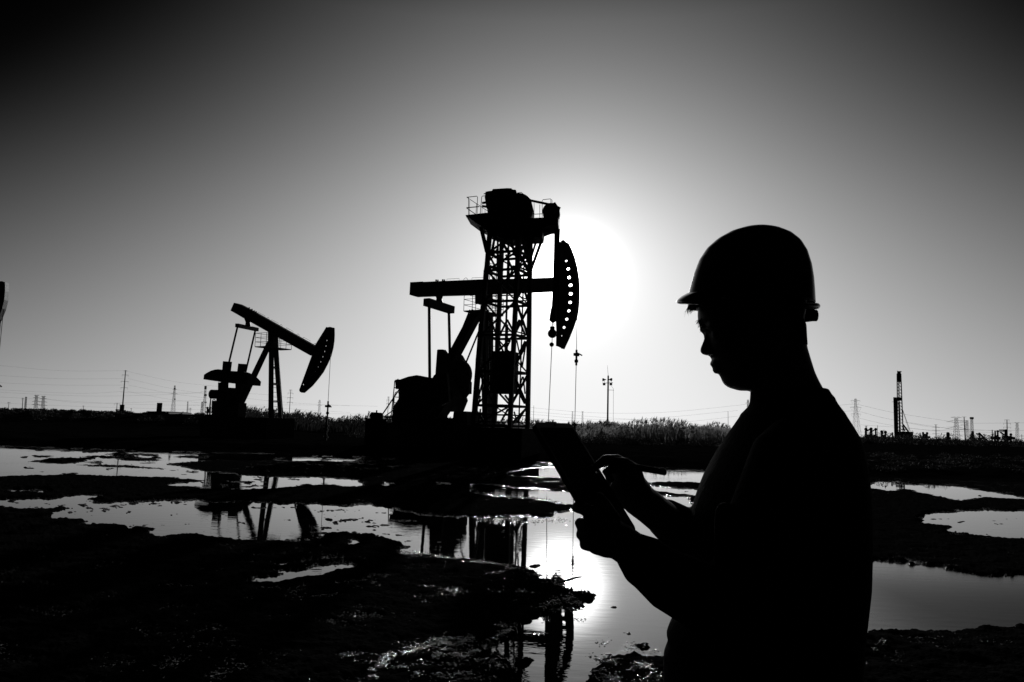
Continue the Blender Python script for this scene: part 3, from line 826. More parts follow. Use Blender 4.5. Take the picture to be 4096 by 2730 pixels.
# ------------------------------------------------------------------ lattice pumping tower
def tower():
    Y0 = 37.0
    C = P(2020, 1700, Y0)
    gz = ground_z(C.x, C.y)
    root = thing('pumping_tower', (C.x, C.y, gz), 'tall lattice pumping tower with winch platform, behind the level beam', 'tower')
    R = 91 / F * Y0
    al = math.radians(22.6)
    def axis_pt(v):
        # centre line follows the plumb line of the tower
        d = ray(2020, v)
        return C.z + (1700 - v) / F * Y0 * 1.01
    ztop = axis_pt(935)
    def corner(k, z, s=1.0):
        # order: right, far, left, near
        a = al + k * math.pi / 2
        sp = (.08, -.12, -.50, -.22)[k % 4] * max(0, 1 - (z - gz) / (ztop - gz)) if z > 0.01 else 0.0
        return Vector((C.x + math.cos(a) * R * s + sp, C.y + math.sin(a) * R * s, z))
    for k in range(4):
        MB().beam(corner(k, gz - .2, 1.02), corner(k, ztop, .99), .19, .19, (corner(k, 0) - corner(k + 1, 0))).build('leg', STEEL, root)
    lev = [gz + .1] + [axis_pt(v) for v in (1705, 1627, 1494, 1352, 1218, 1092, 1020, 942)]
    for i, z0 in enumerate(lev):
        for k in range(4):
            a, b = corner(k, z0), corner(k + 1, z0)
            MB().beam(a, b, .11, .11, (0, 0, 1)).build('girt', STEEL, root)
            if i + 1 < len(lev):
                c, d = corner(k, lev[i + 1]), corner(k + 1, lev[i + 1])
                if k in (0, 1):      # single diagonals on the far faces, crossed ones on the near faces
                    if (i + k) % 2:
                        MB().beam(a, d, .06, .08, (0, 0, 1)).build('diagonal_brace', STEEL, root)
                else:
                    MB().beam(a, d, .07, .11, (0, 0, 1)).build('diagonal_brace', STEEL, root)
                    if i not in (1, 3):
                        MB().beam(b, c, .07, .11, (0, 0, 1)).build('diagonal_brace', STEEL, root)
                if k == 3:
                    m = a.lerp(b, .5); m2 = c.lerp(d, .5)
                    MB().tube(m, m2, .04, n=6).build('guide_rail', STEEL2, root)
    for v in (1662, 1690, 1338, 1196):
        z0 = axis_pt(v)
        for k in (0, 1, 2, 3):
            MB().beam(corner(k, z0), corner(k + 1, z0), .05, .05, (0, 0, 1)).build('girt', STEEL2, root)
    ft = axis_pt(1712)
    MB().box((C.x, C.y, (gz - .2 + ft) / 2), (1.25, -.5, 0), (.45, 1.1, 0), (0, 0, (ft - gz + .2) / 2)).build('foundation', CONCR, root)
    # counterweight box travelling inside the legs
    ctr = Vector((C.x, C.y, 0))
    zb, zt = axis_pt(1578), axis_pt(1412)
    e1 = (corner(0, 0) - corner(2, 0)).normalized(); e2 = Vector((-e1.y, e1.x, 0))
    q1 = (e1 + e2).normalized(); q2 = (e1 - e2).normalized()
    c = P(2019, 1500, Y0)
    bx = MB()
    bx.box((c.x, c.y, (zb + zt) / 2), q1 * .50, q2 * .50, Vector((0, 0, (zt - zb) / 2)))
    w = bx.build('counterweight_box', STEEL, root)
    for i in range(5):
        zz = zb + (zt - zb) * (i + .5) / 5
        MB().box((c.x, c.y, zz), q1 * .515, q2 * .515, (0, 0, .03)).build('weight_slab', STEEL2, w)
    MB().beam((c.x, c.y, zt), (c.x, c.y, axis_pt(960)), .10, .05, (1, 0, 0)).build('lifting_belt', CABLE, root)
    # caged ladder on the left legs
    la, lb = PZ('d1', 530, 180, Y0 + .3), PZ('d2', 440, 1560, Y0 + .3)
    sd = Vector((.17, .12, 0))
    ld = MB().tube(la - sd, lb - sd, .022, n=6).build('ladder', GALV, root)
    MB().tube(la + sd, lb + sd, .022, n=6).build('ladder_rail', GALV, ld)
    for k in range(30):
        q = la.lerp(lb, (k + .5) / 30)
        MB().tube(q - sd, q + sd, .014, n=6).build('rung', GALV, ld)
    # thin conduit with clamps on the left leg
    MB().path([PZ('1', 1008, 880, Y0 - .6), PZ('1', 985, 1020, Y0 - .6), PZ('d2', 285, -20, Y0 - .6), PZ('d2', 262, 260, Y0 - .6), PZ('d2', 230, 580, Y0 - .6), PZ('d2', 190, 1340, Y0 - .6)], .012, 6).build('conduit', GALV, root)
    MB().beam(PZ('d2', 312, 60, Y0 - .2), PZ('d2', 195, 1560, Y0 - .2), .30, .26, (0, 1, 0)).build('belt_guide', STEEL, root)
    for i, (zz, x, y) in enumerate((('1', 1010, 885), ('1', 992, 1015), ('d2', 270, 260), ('d2', 255, 425), ('d2', 238, 588))):
        MB().beam(PZ(zz, x - 6, y, Y0 - .6), PZ(zz, x + 30, y, Y0 - .4), .05, .05).build('bracket', STEEL2, root)
    # platform body, deck and struts
    dep = Vector((.10, 1.0, 0)).normalized()
    def pr(name, z, pts, w, m=STEEL, off=0.0, parent=root):
        return MB().prism([PZ(z, x, y, Y0 + off) for x, y in pts], dep * w).build(name, m, parent)
    pr('platform_girder', '1', [(975, 470), (1690, 500), (1688, 600), (1680, 655), (1560, 660), (1430, 668), (1300, 690), (1180, 650), (1080, 612), (1036, 580), (1000, 545)], 1.3)
    dk = pr('platform_deck', '1', [(800, 412), (935, 398), (1040, 385), (1560, 445), (1700, 440), (1864, 440), (1864, 522), (1770, 530), (1690, 560), (1040, 560), (935, 512)], 1.7)
    pr('deck_bracket', '1', [(1690, 520), (1760, 520), (1768, 572), (1692, 578)], .5)
    MB().beam(PZ('1', 950, 505, Y0 - .3), PZ('1', 1018, 790, Y0 - .3), .16, .16, (0, 1, 0)).build('knee_brace', STEEL, root)
    MB().beam(PZ('1', 960, 505, Y0 + .6), PZ('1', 1030, 760, Y0 + .6), .16, .12, (0, 1, 0)).build('knee_brace', STEEL, root)
    MB().beam(PZ('1', 1672, 640, Y0 - .2), PZ('1', 1535, 1020, Y0 - .2), .16, .13, (0, 1, 0)).build('knee_brace', STEEL, root)
    MB().beam(PZ('1', 1610, 640, Y0 + .5), PZ('1', 1530, 900, Y0 + .5), .16, .10, (0, 1, 0)).build('knee_brace', STEEL, root)
    for (x0, y0, x1, y1) in ((1180, 640, 1290, 820), (1400, 650, 1330, 830), (1300, 660, 1370, 850), (1560, 660, 1420, 900), (1240, 650, 1180, 820), (1500, 660, 1480, 860), (1120, 600, 1080, 800), (1440, 660, 1530, 990)):
        MB().beam(PZ('1', x0, y0, Y0), PZ('1', x1, y1, Y0), .12, .13, (0, 1, 0)).build('diagonal_brace', STEEL, root)
    for (zz, x0, y0, x1, y1, w) in (('d1', 720, 470, 830, 720, .10), ('d1', 850, 640, 760, 860, .10), ('d1', 940, 480, 1080, 690, .09), ('d1', 860, 430, 960, 320, .10), ('d1', 1040, 300, 945, 430, .09), ('d1', 1010, 500, 900, 700, .08), ('d1', 590, 170, 600, 860, .10), ('d1', 500, 360, 600, 480, .07), ('d1', 480, 560, 580, 380, .07), ('d1', 450, 640, 620, 720, .12),
                                    ('d1', 760, 300, 770, 860, .08), ('d1', 470, 700, 520, 860, .08), ('d1', 920, 660, 1060, 720, .08), ('d2', 690, 0, 590, 205, .10), ('d2', 690, 0, 770, 155, .10), ('d2', 860, 0, 955, 235, .10), ('d2', 860, 0, 820, 125, .08), ('d2', 682, 70, 675, 470, .16), ('d2', 575, 340, 628, 460, .09),
                                    ('d2', 735, 300, 690, 390, .08), ('d2', 950, 310, 865, 480, .09), ('d2', 828, 300, 908, 690, .07), ('d2', 960, 350, 905, 700, .08), ('d2', 912, 830, 848, 1040, .08), ('d2', 848, 1040, 945, 1225, .10), ('d2', 922, 830, 948, 1080, .07), ('d2', 655, 1100, 735, 1205, .10), ('d2', 700, 1300, 605, 1475, .10),
                                    ('d2', 935, 1330, 838, 1495, .10), ('d2', 790, 1340, 830, 1490, .08), ('d2', 310, 520, 330, 980, .10), ('d2', 325, 930, 255, 1180, .09), ('d2', 300, 1110, 270, 1240, .07), ('d2', 240, 1320, 345, 1480, .09), ('d2', 300, 1300, 270, 1500, .08), ('d2', 420, 560, 410, 1100, .10)):
        MB().beam(PZ(zz, x0, y0, Y0 + .25), PZ(zz, x1, y1, Y0 + .25), .09, w, (0, 1, 0)).build('diagonal_brace', STEEL2, root)
    # winch machinery
    pr('winch_housing', '1', [(1020, 115), (1050, 108), (1095, 102), (1105, 82), (1150, 80), (1270, 72), (1320, 74), (1335, 88), (1374, 92), (1378, 140), (1420, 300), (1400, 445), (1044, 445), (1042, 330), (1026, 285), (1010, 180)], .9)
    MB().cyl(PZ('1', 1408, 308, Y0), dep * 1.5, 166 * .34 / F * Y0, 32).build('winch_drum', STEEL, root, True)
    for (x, y, h) in ((1100, 85, .25), (1140, 70, .16), (1275, 70, .14)):
        MB().cyl(PZ('1', x, y, Y0), (0, 0, h), .06, 8).build('vent_pipe', STEEL2, root)
    MB().beam(PZ('1', 985, 108, Y0 - .5), PZ('1', 1140, 60, Y0 - .5), .03, .04).build('lifting_arm', STEEL2, root)
    MB().beam(PZ('1', 965, 215, Y0 - .4), PZ('1', 1040, 205, Y0 - .4), .2, .06).build('lifting_arm', STEEL2, root)
    MB().beam(PZ('1', 965, 250, Y0 - .4), PZ('1', 1040, 262, Y0 - .4), .2, .06).build('lifting_arm', STEEL2, root)
    MB().beam(PZ('1', 1520, 182, Y0), PZ('1', 1830, 246, Y0), .12, .09, (0, 1, 0)).build('sheave_arm', STEEL, root)
    sh = MB().cyl(PZ('1', 1780, 335, Y0), dep * .7, 104 * .34 / F * Y0, 32).build('front_sheave', STEEL, root, True)
    MB().cyl(PZ('1', 1780, 335, Y0), dep * .85, .12, 12).build('sheave_hub', STEEL2, sh)
    pr('sheave_stand', '1', [(1700, 400), (1866, 400), (1864, 522), (1700, 522)], .5)
    MB().path([PZ('1', 1800, 230, Y0), PZ('1', 1815, 222, Y0), PZ('1', 1850, 260, Y0), PZ('1', 1878, 275, Y0), PZ('1', 1872, 300, Y0)], [.06, .09, .05, .07, .04], 8).build('sheave_bracket', STEEL2, root)
    # belt to the well, rod hanger, polished rod
    yb = Y0 - .2
    MB().path([PZ('1', 1850, 520, yb), PZ('H', 400, 540, yb), PZ('H', 374, 900, yb)], [.15, .14, .10], 8, .4).build('hoist_belt', CABLE, root)
    hg = MB().path([PZ('H', 376, 880, yb), PZ('H', 372, 960, yb), PZ('H', 370, 1015, yb), PZ('H', 372, 1040, yb)], [.13, .17, .19, .06], 10).build('rod_hanger', STEEL2, root)
    for dx in (-7, 5):
        MB().tube(PZ('H', 369 + dx, 1030, yb), PZ('H', 363 + dx, 1100, yb), .02, n=6).build('hanger_rod', STEEL2, hg)
    MB().path([PZ('H', 362, 1085, yb), PZ('H', 362, 1140, yb)], .12, 8).build('rod_clamp', STEEL2, hg)
    MB().ball(PZ('H', 362, 1163, yb), .22, 10).build('load_cell', STEEL2, hg)
    MB().beam(PZ('H', 362, 1138, yb), PZ('H', 400, 1138, yb), .06, .10).build('clamp_arm', STEEL2, hg)
    MB().ball(PZ('H', 355, 1286, yb), .11, 8).build('stuffing_clamp', STEEL2, hg)
    MB().tube(PZ('H', 362, 1180, yb), PZ('2', 1845, 1120, yb), .018, n=6).build('polished_rod', CABLE, root)
    # guard rails
    def rail(pts, rr=.018, y=Y0):
        MB().path([PZ('1', a, b, y) for a, b in pts], rr, 6).build('guard_rail', GALV, dk)
    yf, yn = Y0 + .8, Y0 - .8
    rail([(808, 405), (806, 145), (785, 147), (905, 134), (912, 142), (905, 385), (918, 402)], .018, yn)
    rail([(818, 405), (818, 180)], .012, yf); rail([(890, 402), (900, 225)], .014, yf)
    rail([(940, 382), (962, 140), (972, 133), (1040, 128)], .018, yn)
    rail([(785, 147), (945, 252), (1040, 315)], .014, Y0)
    rail([(782, 270), (935, 257)], .024, yn); rail([(782, 272), (900, 355), (940, 382)], .020, Y0)
    rail([(780, 374), (1040, 350)], .024, yn); rail([(780, 374), (812, 408)], .022, Y0)
    rail([(962, 380), (966, 265)], .012, yf); rail([(1030, 380), (1034, 310)], .012, yf); rail([(1000, 380), (1000, 290)], .010, yf)
    rail([(945, 258), (1040, 262)], .014, yf)
    rail([(1380, 95), (1428, 90), (1460, 118), (1555, 186)], .018, Y0); rail([(1388, 95), (1388, 140)], .016); rail([(1460, 118), (1460, 155)], .016); rail([(1524, 162), (1524, 190)], .016)
    rail([(1576, 440), (1578, 215)], .014); rail([(1645, 440), (1645, 232)], .016); rail([(1672, 440), (1673, 190), (1682, 175), (1770, 166), (1788, 180), (1788, 235)], .016, yn); rail([(1774, 168), (1774, 225)], .014)
    rail([(1560, 340), (1590, 346), (1672, 342)], .018); rail([(1555, 425), (1580, 442), (1672, 440)], .018); rail([(1672, 396), (1720, 396)], .018); rail([(1880, 395), (1880, 520)], .012)
tower()

# ------------------------------------------------------------------ wellheads, drum
def wellhead(z, x, y0, y1, Y, label, s=1.0):
    a, b = PZ(z, x, y0, Y), PZ(z, x, y1, Y)
    gz = ground_z(a.x, a.y)
    b = Vector((a.x, a.y, min(gz, b.z)))
    h = a.z - b.z
    r = thing('wellhead', b, label, 'wellhead', 'wellheads under the pump heads')
    MB().tube(b, b + Vector((0, 0, h)), .07 * s, n=10).build('pipe', STEEL2, r)
    for k, rr in ((.15, .16), (.45, .13), (.6, .16), (.92, .12)):
        MB().cyl(b + Vector((0, 0, h * k)), (0, 0, .10 * s), rr * s, 12).build('flange', STEEL2, r)
    MB().tube(b + Vector((0, 0, h * .95)), b + Vector((.32 * s, 0, h * .93)), .025, n=6).build('valve_handle', STEEL2, r)
    MB().tube(b + Vector((0, 0, h * .5)), b + Vector((-.2 * s, 0, h * .5)), .06 * s, n=8).build('side_outlet', STEEL2, r)
    return r
wellhead('M', 650, 655, 735, 40.0, 'wellhead with small side handle at the foot of the level pumpjack rod')
wellhead('3', 1592, 1462, 1530, 52.0, 'short wellhead in the reeds under the dipped pumpjack head')

def drum():
    a, b = PZ('2', 100, 1040, 41), PZ('2', 222, 1048, 41)
    r = thing('storage_drum', (a.x, a.y, ground_z(a.x, a.y)), 'low horizontal storage drum at the left foot of the level pumpjack', 'drum')
    rad = 38 * .4082 / F * 41
    MB().path([a, a.lerp(b, .08), a.lerp(b, .9), b], [rad * .7, rad, rad, rad * .75], 20).build('tank', STEEL2, r, True)
    MB().cyl(PZ('2', 163, 1003, 41), (0, 0, .2), .04, 8).build('filler_cap', STEEL2, r)
    for q in (.2, .8):
        c = a.lerp(b, q)
        g0 = r.location.z - .1
        MB().box((c.x, c.y, (g0 + c.z - rad * .6) / 2), (.30, 0, 0), (0, .4, 0), (0, 0, (c.z - rad * .6 - g0) / 2)).build('saddle', STEEL2, r)
    MB().path([PZ('2', 55, 1085, 41), PZ('2', 98, 995, 41)], .022, 6).build('vent_pipe', STEEL2, r)
    MB().path([PZ('2', 75, 1050, 41), PZ('2', 85, 990, 41)], .014, 6).build('vent_pipe', STEEL2, r)
drum()

# ------------------------------------------------------------------ flood light mast
def light_mast():
    Y = 105.0
    b, t = PZ('M', 993, 720, Y), PZ('M', 1001, 166, Y)
    b = Vector((t.x, t.y, ground_z(t.x, t.y)))
    r = thing('light_mast', b, 'flood light mast with four lamps standing in the reeds right of the tower', 'light mast')
    k = .3825 / F * Y
    MB().tube(b, t, 9.5 * k, 8 * k, 12).build('pole', STEEL, r, True)
    MB().path([b - Vector((0, 0, .3)), b + Vector((0, 0, .5)), b + Vector((0, 0, 1.0))], [30 * k, 24 * k, 10 * k], 12).build('footing', CONCR, r)
    MB().tube(t, PZ('M', 992, 60, Y), 2.0 * k, 1.2 * k, 6).build('lightning_rod', STEEL2, r)
    MB().beam(PZ('M', 942, 245, Y), PZ('M', 1050, 240, Y), .12, 5 * k).build('crossarm', STEEL, r)
    for (x, y, d) in ((955, 208, -1), (1027, 206, 1)):
        c = PZ('M', x, y, Y)
        h = MB().path([c + Vector((-d * 26 * k, 0, 0)), c + Vector((-d * 8 * k, 0, 0)), c, c + Vector((d * 12 * k, 0, 0)), c + Vector((d * 15 * k, 0, 0))], [3 * k, 7 * k, 14 * k, 15 * k, 12 * k], 14).build('horn_lamp', STEEL, r, True)
        MB().cyl(c + Vector((d * 15 * k, 0, 0)), (2 * k, 0, 0), 11 * k, 14).build('lens', LENS, h)
        MB().tube(c + Vector((d * 9 * k, 0, -10 * k)), c + Vector((d * 9 * k, 0, -38 * k)), 1.6 * k, n=5).build('lamp_hanger', STEEL2, r)
        MB().tube(c + Vector((d * -8 * k, 0, -6 * k)), c + Vector((d * -8 * k, 0, -38 * k)), 1.6 * k, n=5).build('lamp_hanger', STEEL2, r)
    for x in (958, 1029):
        c = PZ('M', x, 256, Y)
        f = MB().box(c, (12 * k, 0, 0), (0, .2, 0), (0, 0, 11 * k)).build('flood_lamp', STEEL, r)
        MB().box(c + Vector((0, -.21, 0)), (10 * k, 0, 0), (0, .02, 0), (0, 0, 9 * k)).build('lens', LENS, f)
    MB().tube(PZ('M', 1055, 300, Y), PZ('M', 1054, 740, Y), 1.5 * k, n=5).build('cable_pipe', GALV, r)
    for (x0, y0, x1, y1) in ((988, 315, 1060, 318), (982, 651, 1055, 652)):
        MB().tube(PZ('M', x0, y0, Y), PZ('M', x1, y1, Y), 2 * k, n=5).build('pipe_bracket', GALV, r)
    MB().tube(PZ('M', 1030, 270, Y), PZ('M', 1055, 302, Y), 1.2 * k, n=5).build('cable_pipe', GALV, r)
light_mast()

# ------------------------------------------------------------------ pylons, poles, wires
def lattice_pylon(z, xb, yb, xt, yt, Y, wb, wt, arms, label, group='lattice pylons on the horizon', horns=0, cap=0, thick=1.0, fill=0):
    s = ZOOM[z][2] / F * Y
    t = PZ(z, xt, yt, Y)
    b = Vector((PZ(z, xb, yb, Y).x, Y, min(PZ(z, xb, yb, Y).z, ground_z(PZ(z, xb, yb, Y).x, Y))))
    r = thing('lattice_pylon', b, label, 'pylon', group)
    mb = MB()
    H = t.z - b.z
    def cn(q, k):
        w = (wb * (1 - q) ** 1.25 + wt * (1 - (1 - q) ** 1.25)) * s
        dx, dy = ((-1, -1), (1, -1), (1, 1), (-1, 1))[k % 4]
        c = b.lerp(Vector((t.x, Y, t.z)), q)
        return c + Vector((dx * w, dy * w, 0))
    rr = .9 * s * thick
    n = 9
    for k in range(4):
        mb.path([cn(i / n, k) for i in range(n + 1)], rr, 4)
        for i in range(n):
            mb.tube(cn(i / n, k), cn((i + 1) / n, k + 1), rr * .6, n=4)
            mb.tube(cn(i / n, k + 1), cn((i + 1) / n, k), rr * .6, n=4)
            mb.tube(cn((i + 1) / n, k), cn((i + 1) / n, k + 1), rr * .6, n=4)
    mb.build('lattice_body', GALV, r)
    for (y, hw, dr) in arms:
        c = b.lerp(Vector((t.x, Y, t.z)), (PZ(z, xt, y, Y).z - b.z) / H)
        a = MB()
        w0 = max(wt, 3) * s
        for sg in (-1, 1):
            tip = c + Vector((sg * hw * s, 0, dr * s))
            for dy in (-1, 1):
                a.tube(c + Vector((sg * w0, dy * w0, 0)), tip, rr * .8, n=4)
                a.tube(c + Vector((sg * w0, dy * w0, hw * .22 * s)), tip, rr * .8, n=4)
            for q in (.33, .66):
                m0 = (c + Vector((sg * w0, 0, 0))).lerp(tip, q); m1 = (c + Vector((sg * w0, 0, hw * .22 * s))).lerp(tip, q)
                a.tube(m0, m1, rr * .5, n=4)
            if horns:
                a.tube(tip, tip + Vector((-sg * hw * .35 * s, 0, -horns * s)), rr * .5, n=4)
                a.tube(c + Vector((sg * hw * .35 * s, 0, 0)), tip + Vector((-sg * hw * .35 * s, 0, -horns * s)), rr * .5, n=4)
        a.build('crossarm', GALV, r)
    if cap:
        MB().box(t, (cap * s, 0, 0), (0, cap * s, 0), (0, 0, cap * .8 * s)).build('head_box', GALV, r)
    for (y0, y1, w) in (fill or []):
        a, c = PZ(z, xt, y0, Y), PZ(z, xt, y1, Y)
        MB().box((a + c) / 2, (w * s, 0, 0), (0, w * s, 0), (0, 0, abs(a.z - c.z) / 2)).build('equipment_box', GALV, r)
    return r
def power_pole(z, xb, yb, xt, yt, Y, r0, arms, label, drops=True, name='power_pole'):
    s = ZOOM[z][2] / F * Y
    t = PZ(z, xt, yt, Y)
    b0 = PZ(z, xb, yb, Y)
    b = Vector((b0.x, Y, min(b0.z, ground_z(b0.x, Y))))
    r = thing(name, b, label, 'power pole', 'power poles on the horizon')
    MB().tube(b, t, r0 * s * 1.25, r0 * s * .7, 8).build('pole', STEEL, r)
    for (y, hw) in arms:
        q = (PZ(z, xt, y, Y).z - b.z) / (t.z - b.z)
        c = b.lerp(t, q)
        a = MB().beam(c - Vector((hw * s, 0, 0)), c + Vector((hw * s, 0, 0)), .25, 2.6 * s, (0, 1, 0)).build('crossarm', STEEL, r)
        if drops:
            for sg in (-1, 1):
                MB().tube(c + Vector((sg * hw * s * .96, 0, 0)), c + Vector((sg * hw * s * .96, 0, -22 * s)), .9 * s, n=5).build('insulator', GALV, a)
    return r

power_pole('L', 1398, 760, 1442, 236, 150, 6.5, [(240, 17), (290, 36), (363, 42), (436, 38)], 'tall dark power pole with four crossarms left of the dipped pumpjack')
lattice_pylon('L', 1985, 725, 2007, 410, 260, 25, 5, [(505, 40, 0), (452, 24, -3)], 'lattice pylon left of the dipped pumpjack with two short crossarms', fill=[(440, 458, 7), (560, 575, 6)], thick=1.3)
lattice_pylon('L', 2152, 735, 2156, 594, 420, 10, 3, [(610, 8, 0)], 'small thin lattice mast right of the two-arm pylon')
lattice_pylon('L', 410, 700, 420, 524, 420, 20, 8, [(526, 30, 0), (553, 40, 0), (595, 46, 0), (632, 50, 0)], 'left one of the twin pylons above the shrubs', thick=1.5)
lattice_pylon('L', 492, 700, 500, 534, 420, 20, 8, [(536, 30, 0), (563, 42, 0), (602, 48, 0), (640, 50, 0)], 'right one of the twin pylons above the shrubs', thick=1.5)
lattice_pylon('L', 290, 690, 300, 540, 450, 9, 6, [], 'narrow mast without crossarms left of the twin pylons', thick=1.6)
power_pole('L', 97, 720, 102, 600, 200, 3, [(604, 15)], 'short single-arm pole at the far left of the shrubs')
power_pole('L', 258, 690, 263, 550, 260, 4, [(560, 14), (575, 14)], 'short two-arm pole beside the narrow mast', False)
power_pole('L', 1341, 720, 1344, 610, 260, 4, [(620, 32)], 'small T-shaped pole next to the tall dark pole')
power_pole('L', 1505, 740, 1507, 672, 260, 3, [(675, 10)], 'stubby pole right of the tall dark pole', False)
power_pole('L', 2182, 740, 2184, 665, 260, 3, [(672, 18), (690, 20)], 'stubby two-arm pole right of the small thin mast', False)
power_pole('L', 956, 700, 958, 642, 300, 3, [(646, 12)], 'tiny pole rising from the middle of the shrubs', False)
lattice_pylon('3', 110, 1425, 128, 1100, 230, 20, 7, [], 'lattice mast with dark boxes just left of the dipped pumpjack', fill=[(1100, 1140, 11), (1200, 1222, 12), (1290, 1302, 12)], thick=1.5)
lattice_pylon('3', 78, 1425, 88, 1290, 330, 12, 6, [], 'lower lattice mast behind the boxed mast', thick=1.5)
power_pole('3', 1136, 1460, 1155, 1145, 130, 4, [(1148, 16), (1186, 32), (1241, 34), (1296, 32)], 'four-arm pole seen between pumpjack legs and dipped head')
lattice_pylon('3', 1497, 1450, 1504, 1268, 330, 17, 6, [(1300, 22, 0), (1336, 32, 0)], 'pale pylon seen below the dipped pumpjack head')
power_pole('3', 590, 1450, 591, 1322, 200, 5, [], 'bare post at the right foot of the dipped pumpjack', False)
power_pole('2', 270, 1050, 280, 852, 120, 3, [(854, 8), (884, 16), (917, 16), (950, 14)], 'thin pole behind the guard frame of the level pumpjack')
lattice_pylon('2', 345, 1050, 346, 978, 400, 8, 4, [(985, 10, 0)], 'tiny pylon behind the guard frame of the level pumpjack')
lattice_pylon('M', 625, 700, 628, 540, 420, 12, 4, [(545, 11, 6), (575, 8, 0), (605, 9, 0)], 'left one of the two faint pylons behind the well rods')
lattice_pylon('M', 731, 700, 733, 540, 420, 12, 4, [(545, 11, 6), (575, 8, 0), (605, 9, 0)], 'right one of the two faint pylons, nearer the light mast')
power_pole('M', 218, 690, 223, 478, 200, 2.4, [(505, 5), (545, 6)], 'thin post just right of the lattice tower', False)
power_pole('M', 2256, 760, 2254, 540, 220, 2.4, [], 'thin bare post in front of the man at chest height', False)
power_pole('M', 1275, 740, 1275, 680, 200, 3.0, [], 'short stake in the reeds right of the light mast', False, 'stake')
power_pole('M', 2086, 800, 2086, 702, 150, 3.6, [], 'thick short stake in the reeds near the man', False, 'stake')
power_pole('M', 893, 720, 893, 668, 200, 2.4, [], 'short stake in the reeds left of the light mast', False, 'stake')
lattice_pylon('M', 1384, 725, 1385, 650, 450, 8, 3, [(655, 9, 0), (672, 11, 0)], 'tiny pylon over the reeds right of the light mast')
lattice_pylon('M', 1551, 730, 1553, 646, 450, 8, 3, [(652, 8, 0), (668, 10, 0)], 'tiny pylon over the reeds midway to the man')
lattice_pylon('h', 768, 1560, 768, 1450, 300, 6, 5, [(1478, 22, 0)], 'small pylon just in front of the man\'s throat', cap=0)
# right side
lattice_pylon('R', 375, 930, 360, 460, 330, 46, 7, [(487, 56, 3), (567, 67, 3), (645, 60, 3)], 'large pylon with three V-braced arms behind the man\'s back', horns=38, thick=1.2)
lattice_pylon('R', 1556, 960, 1551, 685, 330, 32, 12, [(688, 64, 6), (738, 118, 0), (820, 130, 0), (902, 80, 0)], 'broad pylon with wide drooping arms right of the drilling rig', thick=1.4)
power_pole('R', 1313, 950, 1311, 766, 200, 5, [(768, 18), (797, 42), (833, 42), (871, 40)], 'four-arm pole between the drilling rig and the broad pylon', False)
power_pole('R', 1660, 950, 1644, 674, 190, 6, [(676, 22), (719, 38), (770, 44), (824, 50)], 'four-arm pole just right of the broad pylon', False)
lattice_pylon('R', 1676, 940, 1678, 718, 400, 16, 10, [(725, 16, 0)], 'pale lattice mast behind the four-arm pole', thick=1.2)
lattice_pylon('R', 1732, 860, 1735, 690, 280, 22, 9, [], 'lattice mast topped with a dark box', cap=15, thick=1.4)
power_pole('R', 2153, 900, 2151, 708, 210, 6, [(710, 26), (750, 42), (797, 44), (842, 46)], 'four-arm pole near the right picture edge', True)
lattice_pylon('R', 2272, 930, 2271, 745, 420, 18, 8, [(748, 30, 6), (775, 20, 0), (820, 30, 0)], 'rightmost pale pylon on the horizon')
power_pole('R', 2325, 950, 2326, 880, 220, 3, [(900, 20)], 'small pole at the very right edge', False)
power_pole('R', 621, 940, 620, 775, 230, 3, [], 'thin bare post left of the drilling rig', False)
power_pole('R', 1977, 930, 1977, 828, 300, 6, [], 'blurred stump post left of the four-arm edge pole', False)
lattice_pylon('R', 487, 900, 487, 782, 500, 8, 5, [(785, 20, 0)], 'tiny pylon behind the first cluster of far pumps')

ORD = ('topmost', 'second', 'third', 'fourth', 'fifth', 'sixth', 'seventh', 'eighth', 'ninth', 'tenth', 'eleventh', 'lowest')
def wire(z, pts, Y, r=.018, label='', group='overhead power lines'):
    q = [PZ(z, x, y, Y) for x, y in pts]
    # smooth the few measured points into one sagging cable
    out = []
    n = len(q)
    for i in range(n - 1):
        p0, p1, p2, p3 = q[max(i - 1, 0)], q[i], q[i + 1], q[min(i + 2, n - 1)]
        for t in np.linspace(0, 1, 9)[:-1]:
            out.append(.5 * ((2 * p1) + (p2 - p0) * t + (2 * p0 - 5 * p1 + 4 * p2 - p3) * t * t + (3 * p1 - p0 - 3 * p2 + p3) * t ** 3))
    out.append(q[-1])
    o = MB().path(out, r, 4).build('power_line', CABLE)
    tag(o, label, 'power line', group)
for i, pts in enumerate(sorted(([(-300, 150), (0, 180), (700, 240), (1430, 240)], [(-300, 280), (0, 296), (700, 332), (1420, 331)], [(-300, 350), (0, 378), (700, 405), (1412, 406)], [(-300, 460), (0, 487), (1000, 531), (1900, 515), (2350, 487)],
            [(-300, 440), (0, 460), (900, 500), (1412, 478)], [(-300, 520), (0, 542), (540, 570), (1340, 620), (2300, 640)], [(-300, 580), (0, 610), (900, 650), (1400, 665), (2350, 690)], [(500, 560), (1000, 612), (1990, 590), (2350, 570)],
            ), key=lambda p: p[1][1])):
    wire('L', pts, 200, .015, ORD[i] + ' of the thin power lines crossing the sky at the far left', 'power lines left of the dipped pumpjack')
for i, pts in enumerate(([(1442, 243), (2000, 365), (2500, 420)], [(1470, 331), (2000, 452), (2600, 540)], [(1475, 405), (2000, 508), (2600, 580)], [(1465, 478), (1990, 575), (2600, 640)])):
    wire('L', pts, 200, .015, ORD[i] + ' of four thin lines sloping right from the tall dark pole', 'power lines off the tall dark pole')
